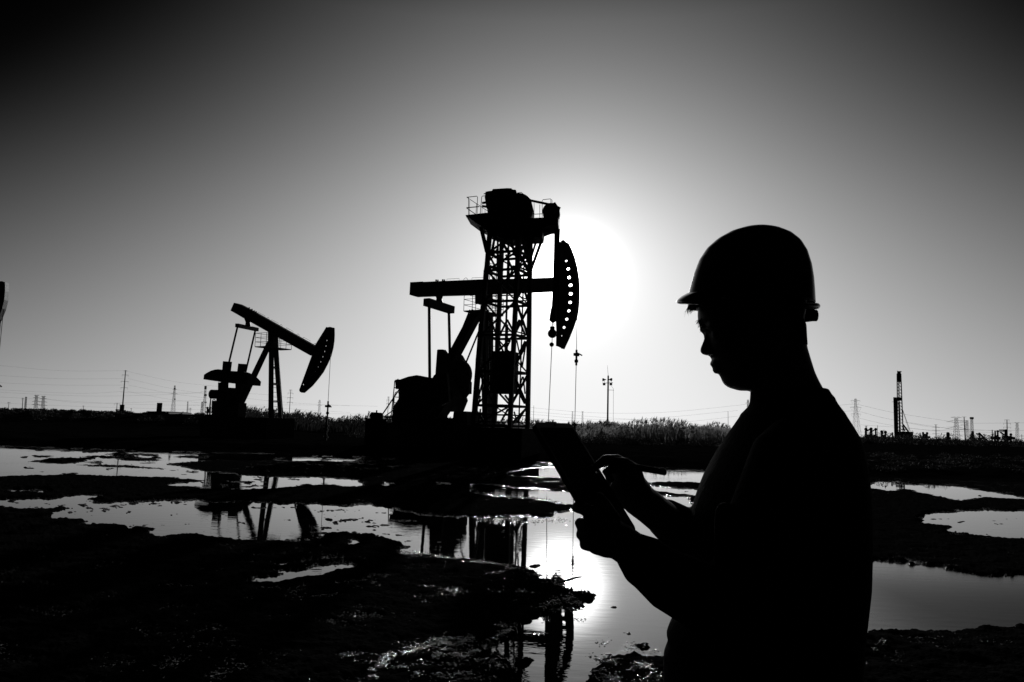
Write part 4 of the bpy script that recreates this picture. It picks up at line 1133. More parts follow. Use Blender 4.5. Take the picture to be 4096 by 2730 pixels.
for i, pts in enumerate(([(-900, 1175), (0, 1185), (120, 1168), (800, 1200), (1150, 1245)], [(580, 1245), (1130, 1300), (1870, 1340)], [(580, 1325), (1200, 1380), (1870, 1420)], [(-100, 1330), (600, 1330), (1500, 1330), (2200, 1345)], [(580, 1400), (1300, 1430), (2200, 1440)])):
    wire('3', pts, 190, .015, ORD[i] + ' of five thin power lines passing behind the dipped pumpjack legs', 'power lines behind the dipped pumpjack')
for i, pts in enumerate(([(-400, 430), (160, 496), (700, 546), (1200, 560), (1700, 542), (2353, 476), (2700, 430)], [(-400, 540), (160, 568), (800, 620), (1400, 618), (2353, 530)], [(-400, 590), (160, 610), (900, 650), (1700, 655), (2353, 590)], [(-400, 500), (220, 545), (900, 600), (1500, 640), (2100, 690)])):
    wire('M', pts, 210, .022, ('topmost', 'third', 'lowest', 'second')[i] + ' of four thin power lines sagging behind the light mast', 'power lines behind the light mast')
for i, pts in enumerate(sorted(([(100, 545), (330, 525), (420, 535), (800, 622), (1500, 732)], [(100, 620), (330, 605), (420, 617), (800, 710), (1500, 820)], [(410, 692), (800, 777), (1500, 870)], [(1500, 740), (1750, 750), (2353, 746), (2600, 742)], [(1500, 826), (1750, 832), (2353, 836), (2600, 836)],
            [(420, 770), (800, 795), (1300, 835), (2000, 860)], [(950, 740), (1310, 800), (1640, 775)], [(1310, 835), (1650, 825), (2150, 845)], [(300, 850), (1300, 880), (2400, 905)]), key=lambda p: p[0][1])):
    wire('R', pts, 230, .026, ORD[i] + ' of nine thin power lines behind the drilling rig and pylons', 'power lines behind the drilling rig')

# ------------------------------------------------------------------ drilling rig far right
def drilling_rig():
    Y = 300.0
    s = .3383 / F * Y
    p = lambda x, y, dy=0.0: PZ('R', x, y, Y + dy)
    g = p(880, 940)
    r = thing('drilling_rig', (g.x, Y, ground_z(g.x, Y)), 'tall drilling rig with pipe rack and guy line right of the man', 'drilling rig')
    for (x0, x1, dy) in ((852, 860, -1.2), (897, 924, -1.2), (852, 860, 1.2), (897, 924, 1.2), (872, 880, 0)):
        MB().beam(p(x0, 165, dy), p(x1, 870, dy), 9 * s, 9 * s).build('mast_leg', STEEL, r)
    n = 18
    for i in range(n):
        a, b = i / n, (i + 1) / n
        L = lambda q: p(852 + 8 * q, 165 + 705 * q, -1.2)
        R_ = lambda q: p(897 + 27 * q, 165 + 705 * q, -1.2)
        MB().beam(L(a), R_(b), 4 * s, 4 * s).build('mast_brace', STEEL, r)
        MB().beam(L(b), R_(b), 4 * s, 4 * s).build('mast_brace', STEEL, r)
    rd = Vector((g.x / Y, 1, 0))
    bx = lambda nm, x0, y0, x1, y1, d=1.5, m=STEEL: MB().box((p(x0, y0) + p(x1, y1)) / 2, ((x1 - x0) / 2 * s, 0, 0), rd * d, (0, 0, (y1 - y0) / 2 * s)).build(nm, m, r)
    bx('top_drive', 852, 165, 896, 262)
    bx('crown_block', 853, 150, 897, 168, 1.6)
    bx('crown_rail', 852, 137, 905, 143, 1.2, STEEL2)
    MB().tube(p(856, 160), p(854, 122), 1.6 * s, n=5).build('lightning_rod', STEEL2, r)
    bx('racking_board', 808, 446, 906, 482, 1.2)
    MB().beam(p(793, 498), p(830, 498), .3, 4 * s).build('racking_rail', STEEL2, r)
    for i in range(6):
        x = 812 + i * 8.2
        MB().tube(p(x, 450), p(x + 10, 862), 4.4 * s, n=8).build('drill_pipe', STEEL2, r)
    bx('drawworks', 870, 500, 892, 860, 1.0)
    bx('rig_floor', 820, 850, 1040, 890, 5)
    bx('substructure', 822, 890, 1035, 925, 4.6)
    for x in (830, 900, 960, 1025):
        q0 = p(x, 920); g0 = r.location.z - .2
        MB().box((q0.x, Y, (q0.z + g0) / 2), (8 * s, 0, 0), rd * 4, (0, 0, (q0.z - g0) / 2)).build('substructure_leg', STEEL, r)
    MB().beam(p(922, 765), p(985, 850), .8, 10 * s).build('mast_strut', STEEL, r)
    MB().beam(p(905, 825), p(965, 825), .5, 6 * s).build('mast_strut', STEEL, r)
    MB().beam(p(920, 790), p(945, 845), .5, 8 * s).build('mast_strut', STEEL, r)
    MB().tube(p(918, 590), p(1008, 845), 2.6 * s, n=5).build('guy_line', CABLE, r)
    MB().tube(p(914, 590), p(995, 845), 1.6 * s, n=5).build('guy_line', CABLE, r)
    MB().beam(p(738, 930), p(800, 862), .8, 8 * s).build('catwalk_ramp', STEEL, r)
    bx('catwalk_post', 790, 858, 806, 930, .8)
    MB().beam(p(1038, 895), p(1180, 912), .8, 7 * s).build('catwalk_ramp', STEEL, r)
    bx('catwalk_post', 1120, 862, 1130, 925, .5)
drilling_rig()

# far pumps at the right: seen end-on, two round-topped uprights on a block
def far_pump(z, cols, yb, Y, label, extra=()):
    s = ZOOM[z][2] / F * Y
    x0 = sum(c[0] for c in cols) / len(cols)
    g = PZ(z, x0, yb, Y)
    r = thing('far_pumpjack', (g.x, Y, min(g.z, ground_z(g.x, Y))), label, 'pumpjack', 'far pumpjacks along the horizon')
    for (x, y, rad, w) in cols:
        t = PZ(z, x, y, Y)
        rd = Vector((g.x / Y, 1, 0))
        MB().cyl(t, rd * .9, rad * s, 20).build('horsehead', STEEL, r)
        b = PZ(z, x, yb + 14, Y)
        b.z = min(b.z, r.location.z - .1)
        MB().prism([t + Vector((-w * .7 * s, 0, 0)), t + Vector((w * .7 * s, 0, 0)), b + Vector((w * s, 0, 0)), b + Vector((-w * s, 0, 0))], rd * 1.2).build('samson_post', STEEL, r)
    xa, xb = min(c[0] for c in cols), max(c[0] for c in cols)
    ym = yb - 30
    MB().box((PZ(z, xa, ym, Y) + PZ(z, xb, ym, Y)) / 2, ((xb - xa) / 2 * s + 10 * s, 0, 0), rd * .8, (0, 0, 18 * s)).build('gearbox', STEEL, r)
    for (nm, xx0, yy0, xx1, yy1, w) in extra:
        MB().beam(PZ(z, xx0, yy0, Y), PZ(z, xx1, yy1, Y), .8, w * s).build(nm, STEEL, r)
    return r
far_pump('R', [(484, 822, 18, 18), (545, 818, 18, 22), (600, 822, 16, 14)], 935, 320, 'far cluster of three round-topped pump heads left of the rig', [('beam', 500, 840, 540, 815, 12), ('beam', 560, 845, 590, 825, 10), ('brace', 470, 930, 620, 925, 24)])
far_pump('R', [(672, 852, 18, 17), (714, 856, 18, 15)], 935, 320, 'far pump with two round heads close to the rig', [('base', 640, 920, 740, 925, 26)])
far_pump('R', [(1160, 866, 13, 8), (1207, 868, 14, 12)], 925, 340, 'far pump with two round heads right of the rig catwalk', [('base', 1140, 912, 1240, 916, 22)])
far_pump('R', [(1446, 864, 9, 16), (1462, 864, 9, 16)], 945, 330, 'narrow far pump below the broad pylon arms', [('base', 1425, 925, 1485, 925, 24)])
far_pump('R', [(1746, 855, 15, 20)], 950, 300, 'blocky far pump under the boxed lattice mast', [('beam', 1718, 905, 1746, 860, 12), ('base', 1715, 930, 1775, 930, 26)])
far_pump('R', [(1826, 876, 15, 10)], 940, 320, 'leaning far pump with one round head and a long brace', [('beam', 1790, 875, 1830, 880, 14), ('brace', 1835, 880, 1895, 940, 14), ('base', 1800, 925, 1900, 940, 14)])
far_pump('R', [(2012, 848, 9, 14), (2042, 846, 14, 15)], 940, 310, 'two-headed far pump left of the loading arm', [('base', 1960, 920, 2070, 930, 36)])
far_pump('R', [(2140, 838, 16, 26)], 945, 290, 'far pump with thick horizontal arm near the right edge', [('beam', 2065, 832, 2150, 832, 15), ('beam', 2062, 850, 2120, 850, 8), ('brace', 2075, 858, 2120, 890, 10), ('base', 2100, 920, 2190, 930, 50)])
far_pump('R', [(2198, 884, 15, 15)], 940, 310, 'single round-headed far pump nearest the right edge', [('base', 2170, 915, 2240, 930, 30)])
far_pump('L', [(1340, 695, 12, 7), (1375, 700, 7, 9), (1436, 700, 9, 7)], 745, 420, 'small far pump at the foot of the tall dark pole', [('beam', 1330, 686, 1395, 692, 9), ('beam', 1395, 692, 1440, 700, 8)])
far_pump('3', [(150, 1365, 14, 12), (182, 1365, 14, 12)], 1425, 110, 'small dark pump unit left of the dipped pumpjack guard frame', [('base', 135, 1415, 200, 1415, 16)])

def shed(z, pts, Y, dep, label):
    a = PZ(z, *pts[0], Y)
    r = thing('low_shed', (a.x, Y, ground_z(a.x, Y)), label, 'shed', 'low sheds on the far bank')
    xs = [q[0] for q in pts]; yt = min(q[1] for q in pts); ye = pts[0][1]
    s = ZOOM[z][2] / F * Y
    x0, x1 = min(xs), max(xs)
    c0, c1 = PZ(z, x0, ye, Y), PZ(z, x1, ye, Y)
    zb = r.location.z
    MB().box(((c0.x + c1.x) / 2, Y, (zb + c0.z) / 2), ((c1.x - c0.x) / 2, 0, 0), (0, dep / 2, 0), (0, 0, max(.2, (c0.z - zb) / 2))).build('wall', CONCR, r)
    MB().prism([PZ(z, x, y, Y) for x, y in pts] + [c1 + Vector((0, 0, -.1)), c0 + Vector((0, 0, -.1))], (0, dep * 1.1, 0)).build('roof', STEEL2, r)
    m = (c0 + c1) / 2
    MB().box((m.x, Y - dep / 2 - .02, zb + .8), (.4, 0, 0), (0, .03, 0), (0, 0, .8)).build('door', STEEL2, r)
shed('L', [(1842, 722), (1845, 713), (1985, 712), (2025, 712), (2078, 735)], 120, 8, 'low shed with flat roof left of the dipped pumpjack')
shed('L', [(1460, 735), (1462, 729), (1520, 728), (1522, 735)], 140, 6, 'small low shed right of the tall dark pole')

# ------------------------------------------------------------------ reeds and shrubs
def leaf_material(name, col, trans):
    m = bpy.data.materials.new(name)
    m.use_nodes = True
    t = m.node_tree
    b = t.nodes['Principled BSDF']
    b.inputs['Roughness'].default_value = .8
    b.inputs['Specular IOR Level'].default_value = .1
    oi = t.nodes.new('ShaderNodeNewGeometry')
    n = t.nodes.new('ShaderNodeTexNoise')
    n.inputs['Scale'].default_value = 1.6
    t.links.new(oi.outputs['Position'], n.inputs['Vector'])
    r = t.nodes.new('ShaderNodeMapRange')
    r.inputs[1].default_value = .3; r.inputs[2].default_value = .7; r.inputs[3].default_value = col * .55; r.inputs[4].default_value = col * 1.4
    t.links.new(n.outputs['Fac'], r.inputs[0])
    t.links.new(r.outputs[0], b.inputs['Base Color'])
    tr = t.nodes.new('ShaderNodeBsdfTranslucent')
    t.links.new(r.outputs[0], tr.inputs['Color'])
    mx = t.nodes.new('ShaderNodeMixShader')
    mx.inputs[0].default_value = trans
    t.links.new(b.outputs[0], mx.inputs[1]); t.links.new(tr.outputs[0], mx.inputs[2])
    t.links.new(mx.outputs[0], t.nodes['Material Output'].inputs[0])
    return m
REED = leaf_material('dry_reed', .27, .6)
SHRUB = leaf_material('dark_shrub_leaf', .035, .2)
DARK_REED = leaf_material('dark_reed_leaf', .05, .3)  # darker and less translucent than the pale reeds further right

def reeds(name, label, u0, u1, d0, d1, n, h0, h1, m, lean=.18, plume=.6, w0=1.0):
    vs, fs = [], []
    r = random.Random(len(name) * 31 + n)
    for i in range(n):
        Y = r.uniform(d0, d1)
        u = r.uniform(u0, u1)
        x = (u - 2048) / F * Y
        cl = .42 + 1.1 * max(0, .5 + float(vnoise(x * .30 + 3, Y * .1, 21)))
        h = r.uniform(h0, h1) * cl
        z = ground_z(x, Y) - .02 if i % 1 == 0 else 0
        w = r.uniform(.010, .022) * w0
        a = r.uniform(0, 6.28)
        lx = r.gauss(.12, .22) * lean * 2 * h
        ly = r.gauss(0, .2) * lean * h
        p0 = Vector((x, Y, z)); p1 = p0 + Vector((lx * .35, ly * .4, h * .6)); p2 = p0 + Vector((lx, ly, h))
        sd = Vector((math.cos(a), math.sin(a), 0)) * w
        o = len(vs)
        vs += [p0 - sd, p0 + sd, p1 - sd * .8, p1 + sd * .8, p2]
        fs += [(o, o + 1, o + 3, o + 2), (o + 2, o + 3, o + 4)]
        for k in range(2):      # side leaves
            q = r.uniform(.25, .8)
            b0 = p0.lerp(p2, q)
            ln = r.uniform(.12, .26) * h
            dr = Vector((r.uniform(-1, 1), r.uniform(-1, 1), r.uniform(.1, .9))).normalized()
            o = len(vs)
            vs += [b0, b0 + dr * ln * .5 + Vector((w, 0, .02)), b0 + dr * ln]
            fs += [(o, o + 1, o + 2)]
        if r.random() < plume:   # feathery seed head
            for k in range(5):
                dr = Vector((r.gauss(.35, .35), r.gauss(0, .3), r.uniform(.2, 1))).normalized()
                b0 = p1.lerp(p2, r.uniform(.75, 1.0))
                ln = r.uniform(.10, .24) * w0
                sd2 = Vector((r.gauss(0, 1), r.gauss(0, 1), 0)).normalized() * .024 * w0
                o = len(vs)
                vs += [b0 - sd2, b0 + sd2, b0 + dr * ln]
                fs += [(o, o + 1, o + 2)]
    me = bpy.data.meshes.new(name)
    me.from_pydata([tuple(v) for v in vs], [], fs)
    o = obj(name, me, m)
    tag(o, label, 'reeds', None, 'stuff')
reeds('dry_reeds', 'pale reeds along the bank between the light mast and the man', 2340, 3160, 78, 108, 9000, .9, 1.75, REED, w0=2.2)
reeds('bank_reeds', 'dark reeds fringing the bank below the machines', 930, 2460, 96, 135, 9000, .8, 1.85, DARK_REED, w0=2.6)
reeds('sparse_reeds', 'sparse pale reeds around the foot of the tower', 2060, 2380, 70, 85, 700, .8, 1.4, REED, w0=2.0)

def leaf_clumps(name, label, spots, m, per=260, leaf=.06, cat='shrubs'):
    vs, fs = [], []
    r = random.Random(len(spots) + 5)
    for (c, rx, rz) in spots:
        for i in range(per):
            d = Vector((r.gauss(0, 1), r.gauss(0, 1), r.gauss(0, 1))).normalized() * r.random() ** .4
            p = c + Vector((d.x * rx, d.y * rx, abs(d.z) * rz))
            a = Vector((r.gauss(0, 1), r.gauss(0, 1), r.gauss(0, 1))).normalized() * leaf * r.uniform(.5, 1.4)
            b = Vector((r.gauss(0, 1), r.gauss(0, 1), r.gauss(0, 1))).normalized() * leaf * r.uniform(.3, .8)
            o = len(vs)
            vs += [p - a * .5, p + b * .5, p + a * .7, p - b * .5]
            fs += [(o, o + 1, o + 2, o + 3)]
    me = bpy.data.meshes.new(name)
    me.from_pydata([tuple(v) for v in vs], [], fs)
    tag(obj(name, me, m), label, cat, None, 'stuff')
sp = []
r_ = random.Random(3)
u = -300
while u < 900:
    u += r_.uniform(5, 11)
    if u > 480 and r_.random() < .6: continue
    Y = r_.uniform(100, 135)
    x = (u - 2048) / F * Y
    top = np.interp(u, [-200, 0, 40, 90, 150, 240, 330, 470, 520, 640, 760, 900], [16, 12, 2, 14, 22, 19, 14, 12, 4, 14, 10, 4]) * r_.uniform(.75, 1.15) / F * Y
    gz = ground_z(x, Y)
    sp.append((Vector((x, Y, gz - .2)), r_.uniform(.6, 1.1), max(.5, CAM_H + top - gz + .2)))
leaf_clumps('bank_shrubs', 'dark low shrubs along the bank at the far left', sp, SHRUB, 240, .22)
sp = []
for i in range(330):
    Y = r_.uniform(150, 260)
    u = r_.uniform(3380, 4400)
    x = (u - 2048) / F * Y
    sp.append((Vector((x, Y, ground_z(x, Y) - .1)), r_.uniform(.8, 1.9), r_.choice((1.0, 1.3, 1.6, 2.1, 2.8)) * r_.uniform(.8, 1.1)))
leaf_clumps('far_brush', 'dark brush around the far pumps at the right', sp, SHRUB, 150, .35)
sp = []
for i in range(130):
    Y = r_.uniform(31, 60)
    u = r_.uniform(3000, 4300)
    x = (u - 2048) / F * Y
    sp.append((Vector((x, Y, ground_z(x, Y) - .1)), r_.uniform(.3, .7), r_.uniform(.12, .35)))
leaf_clumps('bank_grass', 'low dark grass tufts on the bank right of the man', sp, SHRUB, 160, .09, 'grass')
sp = []
for i in range(260):
    Y = r_.uniform(66, 80)
    u = r_.uniform(1400, 2990)
    x = (u - 2048) / F * Y
    sp.append((Vector((x, Y, ground_z(x, Y) - .1)), r_.uniform(.5, 1.1), r_.uniform(.25, .95)))
leaf_clumps('reed_undergrowth', 'dark undergrowth at the foot of the pale reeds', sp, SHRUB, 140, .13)

def pebbles():
    # added pebbles: smooth glossy stones strewn along the shores to make sun glints
    r = random.Random(17)
    pts = []
    def line(z, poly, n, jit):
        for _ in range(n):
            k = r.random() * (len(poly) - 1)
            a, b = poly[int(k)], poly[min(int(k) + 1, len(poly) - 1)]
            f = k - int(k)
            pts.append(px(z, a[0] + (b[0] - a[0]) * f + r.gauss(0, jit * 1.5), a[1] + (b[1] - a[1]) * f + r.gauss(0, jit)))
    def area(z, x0, y0, x1, y1, n):
        cl = [(r.uniform(x0, x1), r.uniform(y0, y1)) for _ in range(max(3, n // 40))]
        for _ in range(n):
            c = r.choice(cl)
            pts.append(px(z, c[0] + r.gauss(0, (x1 - x0) * .07), c[1] + r.gauss(0, (y1 - y0) * .06)))
    line('W2', [(340, 690), (480, 708), (620, 722), (800, 747), (960, 775), (1160, 800), (1270, 842)], 1300, 9)
    line('W2', [(1270, 842), (1380, 892), (1480, 940), (1620, 965)], 260, 10)
    line('W2', [(140, 1560), (180, 1480), (250, 1400), (330, 1370)], 500, 14)
    line('W2', [(350, 1370), (500, 1330), (620, 1290), (700, 1300), (830, 1275)], 700, 16)
    line('W2', [(570, 1400), (640, 1350), (760, 1400), (870, 1345), (980, 1280), (1090, 1205)], 800, 10)
    line('W2', [(420, 1560), (460, 1500), (510, 1460)], 160, 8)
    area('W2', 1280, 1000, 1560, 1180, 600)
    line('W2', [(860, 470), (960, 480), (1100, 470), (1180, 500), (1330, 470), (1480, 480)], 500, 9)
    line('W2', [(890, 298), (1060, 318), (1250, 330), (1440, 365)], 420, 6)
    area('W2', 1620, 1300, 2080, 1568, 900)
    area('W2', 0, 1380, 1000, 1568, 420)
    area('W1', 600, 1050, 2300, 1180, 90)
    area('W3', 1390, 930, 1540, 1180, 110)
    line('W3', [(1660, 962), (1900, 966), (2352, 1000)], 30, 4)
    bm0 = bmesh.new()
    bmesh.ops.create_icosphere(bm0, subdivisions=2, radius=1)
    tv = np.array([v.co[:] for v in bm0.verts]); tf = np.array([[q.index for q in f.verts] for f in bm0.faces])
    bm0.free()
    us, ss, Z = GRID['us'], GRID['s'], GRID['Z']
    V, T = [], []
    for (u, v) in pts:
        s_ = v - HZ(u)
        i, j = np.searchsorted(us, u), np.searchsorted(ss, s_)
        if not (0 < i < len(us) - 1 and 0 < j < len(ss) - 1): continue
        z = max(float(Z[j, i]), -.004)
        d = ray(u, v)
        q = EYE + d * ((z - CAM_H) / d.z)
        rad = r.uniform(.0035, .0085) * max(1.0, q.y / 9)
        a = r.random() * 6.28
        sc_ = np.array([r.uniform(.8, 1.5), r.uniform(.8, 1.3), r.uniform(.45, .9)]) * rad
        p = tv * sc_
        c_, n_ = math.cos(a), math.sin(a)
        p = np.stack([p[:, 0] * c_ - p[:, 1] * n_, p[:, 0] * n_ + p[:, 1] * c_, p[:, 2]], 1) + np.array(q) + np.array([0, 0, rad * .25])
        T.append(tf + len(V) * len(tv)); V.append(p)
    V = np.concatenate(V); T = np.concatenate(T)
    me = bpy.data.meshes.new('glint_pebbles')
    me.vertices.add(len(V)); me.vertices.foreach_set('co', V.ravel())
    me.loops.add(T.size); me.loops.foreach_set('vertex_index', T.ravel())
    me.polygons.add(len(T)); me.polygons.foreach_set('loop_start', np.arange(0, T.size, 3)); me.polygons.foreach_set('loop_total', np.full(len(T), 3))
    me.update()
    me.polygons.foreach_set('use_smooth', np.ones(len(T), bool))
    tag(obj('glint_pebbles', me, mat('glint_pebble', .012, .13, .5, noise=.4, nscale=20)), 'small glossy pebbles added for sun glints along the shores of the pools', 'pebbles', None, 'stuff')
pebbles()

def twig():
    Y = 9.0
    a = [PZ('W2', x, y, Y) for x, y in ((1400, 885), (1440, 880), (1480, 870), (1510, 865), (1530, 856), (1565, 854))]
    s_ = []
    for (x, y) in ((1395, 895), (1440, 884), (1480, 873), (1520, 860), (1566, 853)):
        d = ray(*px('W2', x, y)); k = (.005 - CAM_H) / d.z
        s_.append(EYE + d * k)
    o = MB().path(s_, [.010, .009, .008, .006, .003], 6).build('twig', BARK)
    tag(o, 'bare twig lying in the bright pool off the mud spit', 'twig')
    pts = []
    for (x, y, z) in ((1368, 866, .0), (1388, 846, .05), (1408, 868, .0)):
        d = ray(*px('W2', x, 866)); k = (0 - CAM_H) / d.z
        q = EYE + d * k
        pts.append(q + Vector((0, 0, z)))
    o = MB().path(pts, [.008, .01, .006], 6).build('twig', BARK)
    tag(o, 'short bent twig standing at the edge of the mud spit', 'twig')
twig()

# ------------------------------------------------------------------ the man
YP = 1.55
MM = YP / F
def lut(pts):
    p = sorted(pts, key=lambda q: q[1])
    vs = [q[1] for q in p]; us = [q[0] for q in p]
    return lambda v: float(np.interp(v, vs, us))
def hp(pts):
    return zp('h', pts)
def ring(Lu, Ru, v, hd, n=40, Y=YP, pw=2.0, back=None):
    # cross-section whose outline, seen from the camera, spans Lu..Ru
    p = P((Lu + Ru) / 2, v, Y)
    mL, mR = P(Lu, v, 1.0).x, P(Ru, v, 1.0).x
    cx = (mL + mR) * (Y * Y - hd * hd) / (2 * Y)
    rx = math.sqrt(max(1e-8, (mR * Y - cx) ** 2 - mR * mR * hd * hd))
    c = Vector((cx, p.y, p.z))
    out = []
    for k in range(n):
        t = 2 * math.pi * k / n
        ct, st = math.cos(t), math.sin(t)
        e = 2 / pw
        out.append(c + RT * (math.copysign(abs(ct) ** e, ct) * rx) + Vector((0, 1, 0)) * (math.copysign(abs(st) ** e, st) * hd))
    return out
def loft(mb, L, R, depth, vs, n=40, pw=2.0, Y=YP):
    mb.rings([ring(L(v), R(v), v, depth(v), n, Y, pw) for v in vs])
def remesh(mb, name, vox, m, parent, smooth=4):
    me = mb.mesh(name, OFF[parent.name])
    o = obj(name, me, m, parent)
    md = o.modifiers.new('remesh', 'REMESH')
    md.mode = 'VOXEL'; md.voxel_size = vox; md.use_smooth_shade = True
    sm = o.modifiers.new('smooth', 'SMOOTH')
    sm.factor = .5; sm.iterations = smooth
    dg = bpy.context.evaluated_depsgraph_get()
    me2 = bpy.data.meshes.new_from_object(o.evaluated_get(dg))
    o.modifiers.clear()
    o.data = me2
    bpy.data.meshes.remove(me)
    me2.name = name
    if not me2.materials: me2.materials.append(m)
    me2.polygons.foreach_set('use_smooth', [True] * len(me2.polygons))
    return o
def limb(mb, pts, n=18):
    # pts: (u, v, Y, radius); rounded ends
    q = [(P(a, b, c), r) for a, b, c, r in pts]
    (p0, r0), (p1, r1) = q[0], q[1]
    t = (p0 - p1).normalized()
    ends0 = [(p0 + t * r0 * .95, r0 * .25), (p0 + t * r0 * .7, r0 * .7)]
    (p0, r0), (p1, r1) = q[-1], q[-2]
    t = (p0 - p1).normalized()
    ends1 = [(p0 + t * r0 * .7, r0 * .7), (p0 + t * r0 * .95, r0 * .25)]
    full = ends0 + q + ends1
    mb.path([a for a, b in full], [b for a, b in full], n)

def person():
    foot = P(3090, 4480, YP)
    gz = .08
    root = thing('person', (foot.x, YP, gz), 'man in hard hat and shirt standing in profile, looking down at a tablet', 'person')
    ex = RT
    body = MB()
    # skull and face without the nose
    front = lut(hp([(420, 560), (395, 640), (383, 703), (374, 770), (379, 840), (414, 890), (440, 930), (446, 980), (448, 1040), (460, 1090), (478, 1110), (487, 1135), (490, 1160), (508, 1174), (521, 1186), (514, 1200), (513, 1222), (530, 1237), (550, 1256), (562, 1290), (580, 1325), (612, 1350), (650, 1363), (700, 1377)]))
    backh = lut(hp([(1190, 560), (1215, 640), (1225, 703), (1215, 780), (1200, 850), (1160, 930), (1120, 1000), (1080, 1080), (1030, 1160), (980, 1250), (930, 1320), (860, 1377)]))
    dep = lambda v: float(np.interp((v - 860) / .5102, [560, 640, 703, 800, 900, 1000, 1100, 1180, 1250, 1310, 1350, 1377], [.055, .070, .074, .076, .076, .074, .070, .065, .059, .050, .040, .026]))
    vs = [860 + y * .5102 for y in list(range(560, 1100, 20)) + list(range(1100, 1378, 8)) + [1377]]
    loft(body, front, backh, dep, vs, 48, 2.15)
    # neck
    nf = lut(hp([(760, 1150), (775, 1280), (786, 1365), (797, 1400), (802, 1450), (800, 1560), (790, 1750)]))
    nb = lut(hp([(1190, 830), (1222, 890), (1228, 980), (1235, 1050), (1263, 1140), (1295, 1240), (1328, 1310), (1352, 1352), (1390, 1420), (1440, 1560), (1460, 1750)]))
    nf2 = lambda v: min(nf(v), nb(v) - 40) if v > 860 + 1140 * .5102 else float(np.interp(v, [860 + 830 * .5102, 860 + 1150 * .5102], [2600 + 960 * .5102, 2600 + 770 * .5102]))
    nd = lambda v: float(np.interp((v - 860) / .5102, [830, 1000, 1200, 1400, 1600, 1750], [.050, .062, .060, .062, .075, .10]))
    loft(body, nf2, nb, nd, [860 + y * .5102 for y in range(835, 1760, 15)], 40)
    # nose: wedge with rounded tip and nostrils
    prof = [(432, 925, .004), (427, 950, .006), (415, 1000, .008), (402, 1030, .010), (394, 1055, .013), (397, 1078, .015), (414, 1094, .015), (440, 1099, .014), (468, 1097, .011)]
    rings = []
    for (x, y, w) in prof:
        t = PZ('h', x, y, YP); b = PZ('h', x + 70 if y < 1060 else max(x + 40, 490), y + 2, YP)
        rg = []
        for k in range(12):
            a = 2 * math.pi * k / 12
            c = t.lerp(b, .5); h = (b - t) / 2
            rg.append(c + h * math.cos(a) + Vector((0, 1, 0)) * w * math.sin(a) * (1.0 if math.cos(a) < 0 else 1.35))
        rings.append(rg)
    body.rings(rings)
    # brows, closed lids, lips, ears
    for sy in (-1, 1):
        body.ball(PZ('h', 500, 945, YP) + Vector((0, sy * .032, 0)), .0125, 10)
        body.ball(PZ('h', 470, 880, YP) + Vector((0, sy * .024, 0)), .016, 10, (.9, 1.7, .7))
        ec = PZ('h', 870, 1010, YP) + Vector((0, sy * .078, 0))
        body.ball(ec, .032, 12, (.62, .30, 1.0))
        body.ball(ec + Vector((-.004, 0, -.026)), .012, 8, (.8, .5, 1))
    body.ball(PZ('h', 508, 1166, YP), .009, 10, (1, 2.4, .8))
    body.ball(PZ('h', 530, 1215, YP), .0095, 10, (1, 2.3, .9))
    # torso under the shirt, arms, hands, legs: one continuous surface
    tf = lut([(3009, 1600), (2985, 1640), (2960, 1664), (2906, 1744), (2871, 1798), (2841, 1854), (2815, 1905), (2790, 1971), (2768, 2040), (2752, 2120), (2742, 2200), (2735, 2350), (2720, 2450), (2690, 2490), (2672, 2530), (2664, 2556), (2674, 2580), (2655, 2630), (2650, 2730), (2655, 2800), (2690, 3000), (2720, 3150)])
    tb = lut([(3312, 1560), (3322, 1582), (3338, 1592), (3340, 1604), (3382, 1660), (3408, 1698), (3438, 1746), (3462, 1815), (3474, 1880), (3484, 1960), (3488, 2050), (3490, 2150), (3488, 2241), (3485, 2334), (3473, 2436), (3458, 2560), (3452, 2663), (3445, 2730), (3440, 2800), (3430, 3000), (3400, 3150)])
    td = lambda v: float(np.interp(v, [1590, 1640, 1700, 1760, 1850, 1950, 2150, 2400, 2600, 2800, 3000, 3150], [.066, .085, .125, .165, .20, .21, .20, .18, .172, .178, .182, .17]))
    shr = 14
    loft(body, lambda v: tf(v) + shr, lambda v: tb(v) - shr, lambda v: td(v) - .012, range(1640, 3150, 20), 40)
    YN, YF = 1.34, 1.60
    # near arm
    limb(body, [(3170, 1860, YN + .03, .050), (3030, 2200, YN - .0, .040), (2945, 2405, YN, .034)])
    limb(body, [(2935, 2410, YN, .034), (2720, 2330, 1.36, .038), (2540, 2210, 1.38, .033), (2470, 2160, 1.39, .033)])
    # far arm
    limb(body, [(3160, 1860, 1.74, .050), (3000, 2120, 1.74, .044), (2860, 2200, 1.70, .040)])
    limb(body, [(2860, 2205, 1.70, .038), (2700, 2112, 1.62, .037), (2598, 2030, 1.55, .034), (2548, 1992, 1.53, .034)])
    k = F / 1.38
    # near hand: palm and thumb, four fingers closed round the tablet edge
    YH = 1.375
    limb(body, [(2475, 2165, 1.39, .029), (2430, 2130, 1.385, .032), (2395, 2105, 1.375, .030)])
    limb(body, [(2440, 2190, 1.385, .020), (2390, 2170, 1.378, .022), (2360, 2150, 1.372, .020)])
    limb(body, [(2400, 2040, 1.375, .018), (2380, 2100, 1.365, .020)])
    for (v0, uk, rad, kv) in ((2030, 2312, .0108, 2058), (2094, 2322, .0102, 2104), (2139, 2326, .0100, 2144), (2180, 2340, .0098, 2178)):
        limb(body, [(2400, kv + 8, 1.352, rad * 1.12), (uk + 26, v0 + 6, 1.350, rad * 1.08), (uk - 2, v0, 1.364, rad), (uk + 6, v0 - 4, 1.388, rad * .95), (uk + 34, v0 - 6, 1.402, rad * .85)], 12)
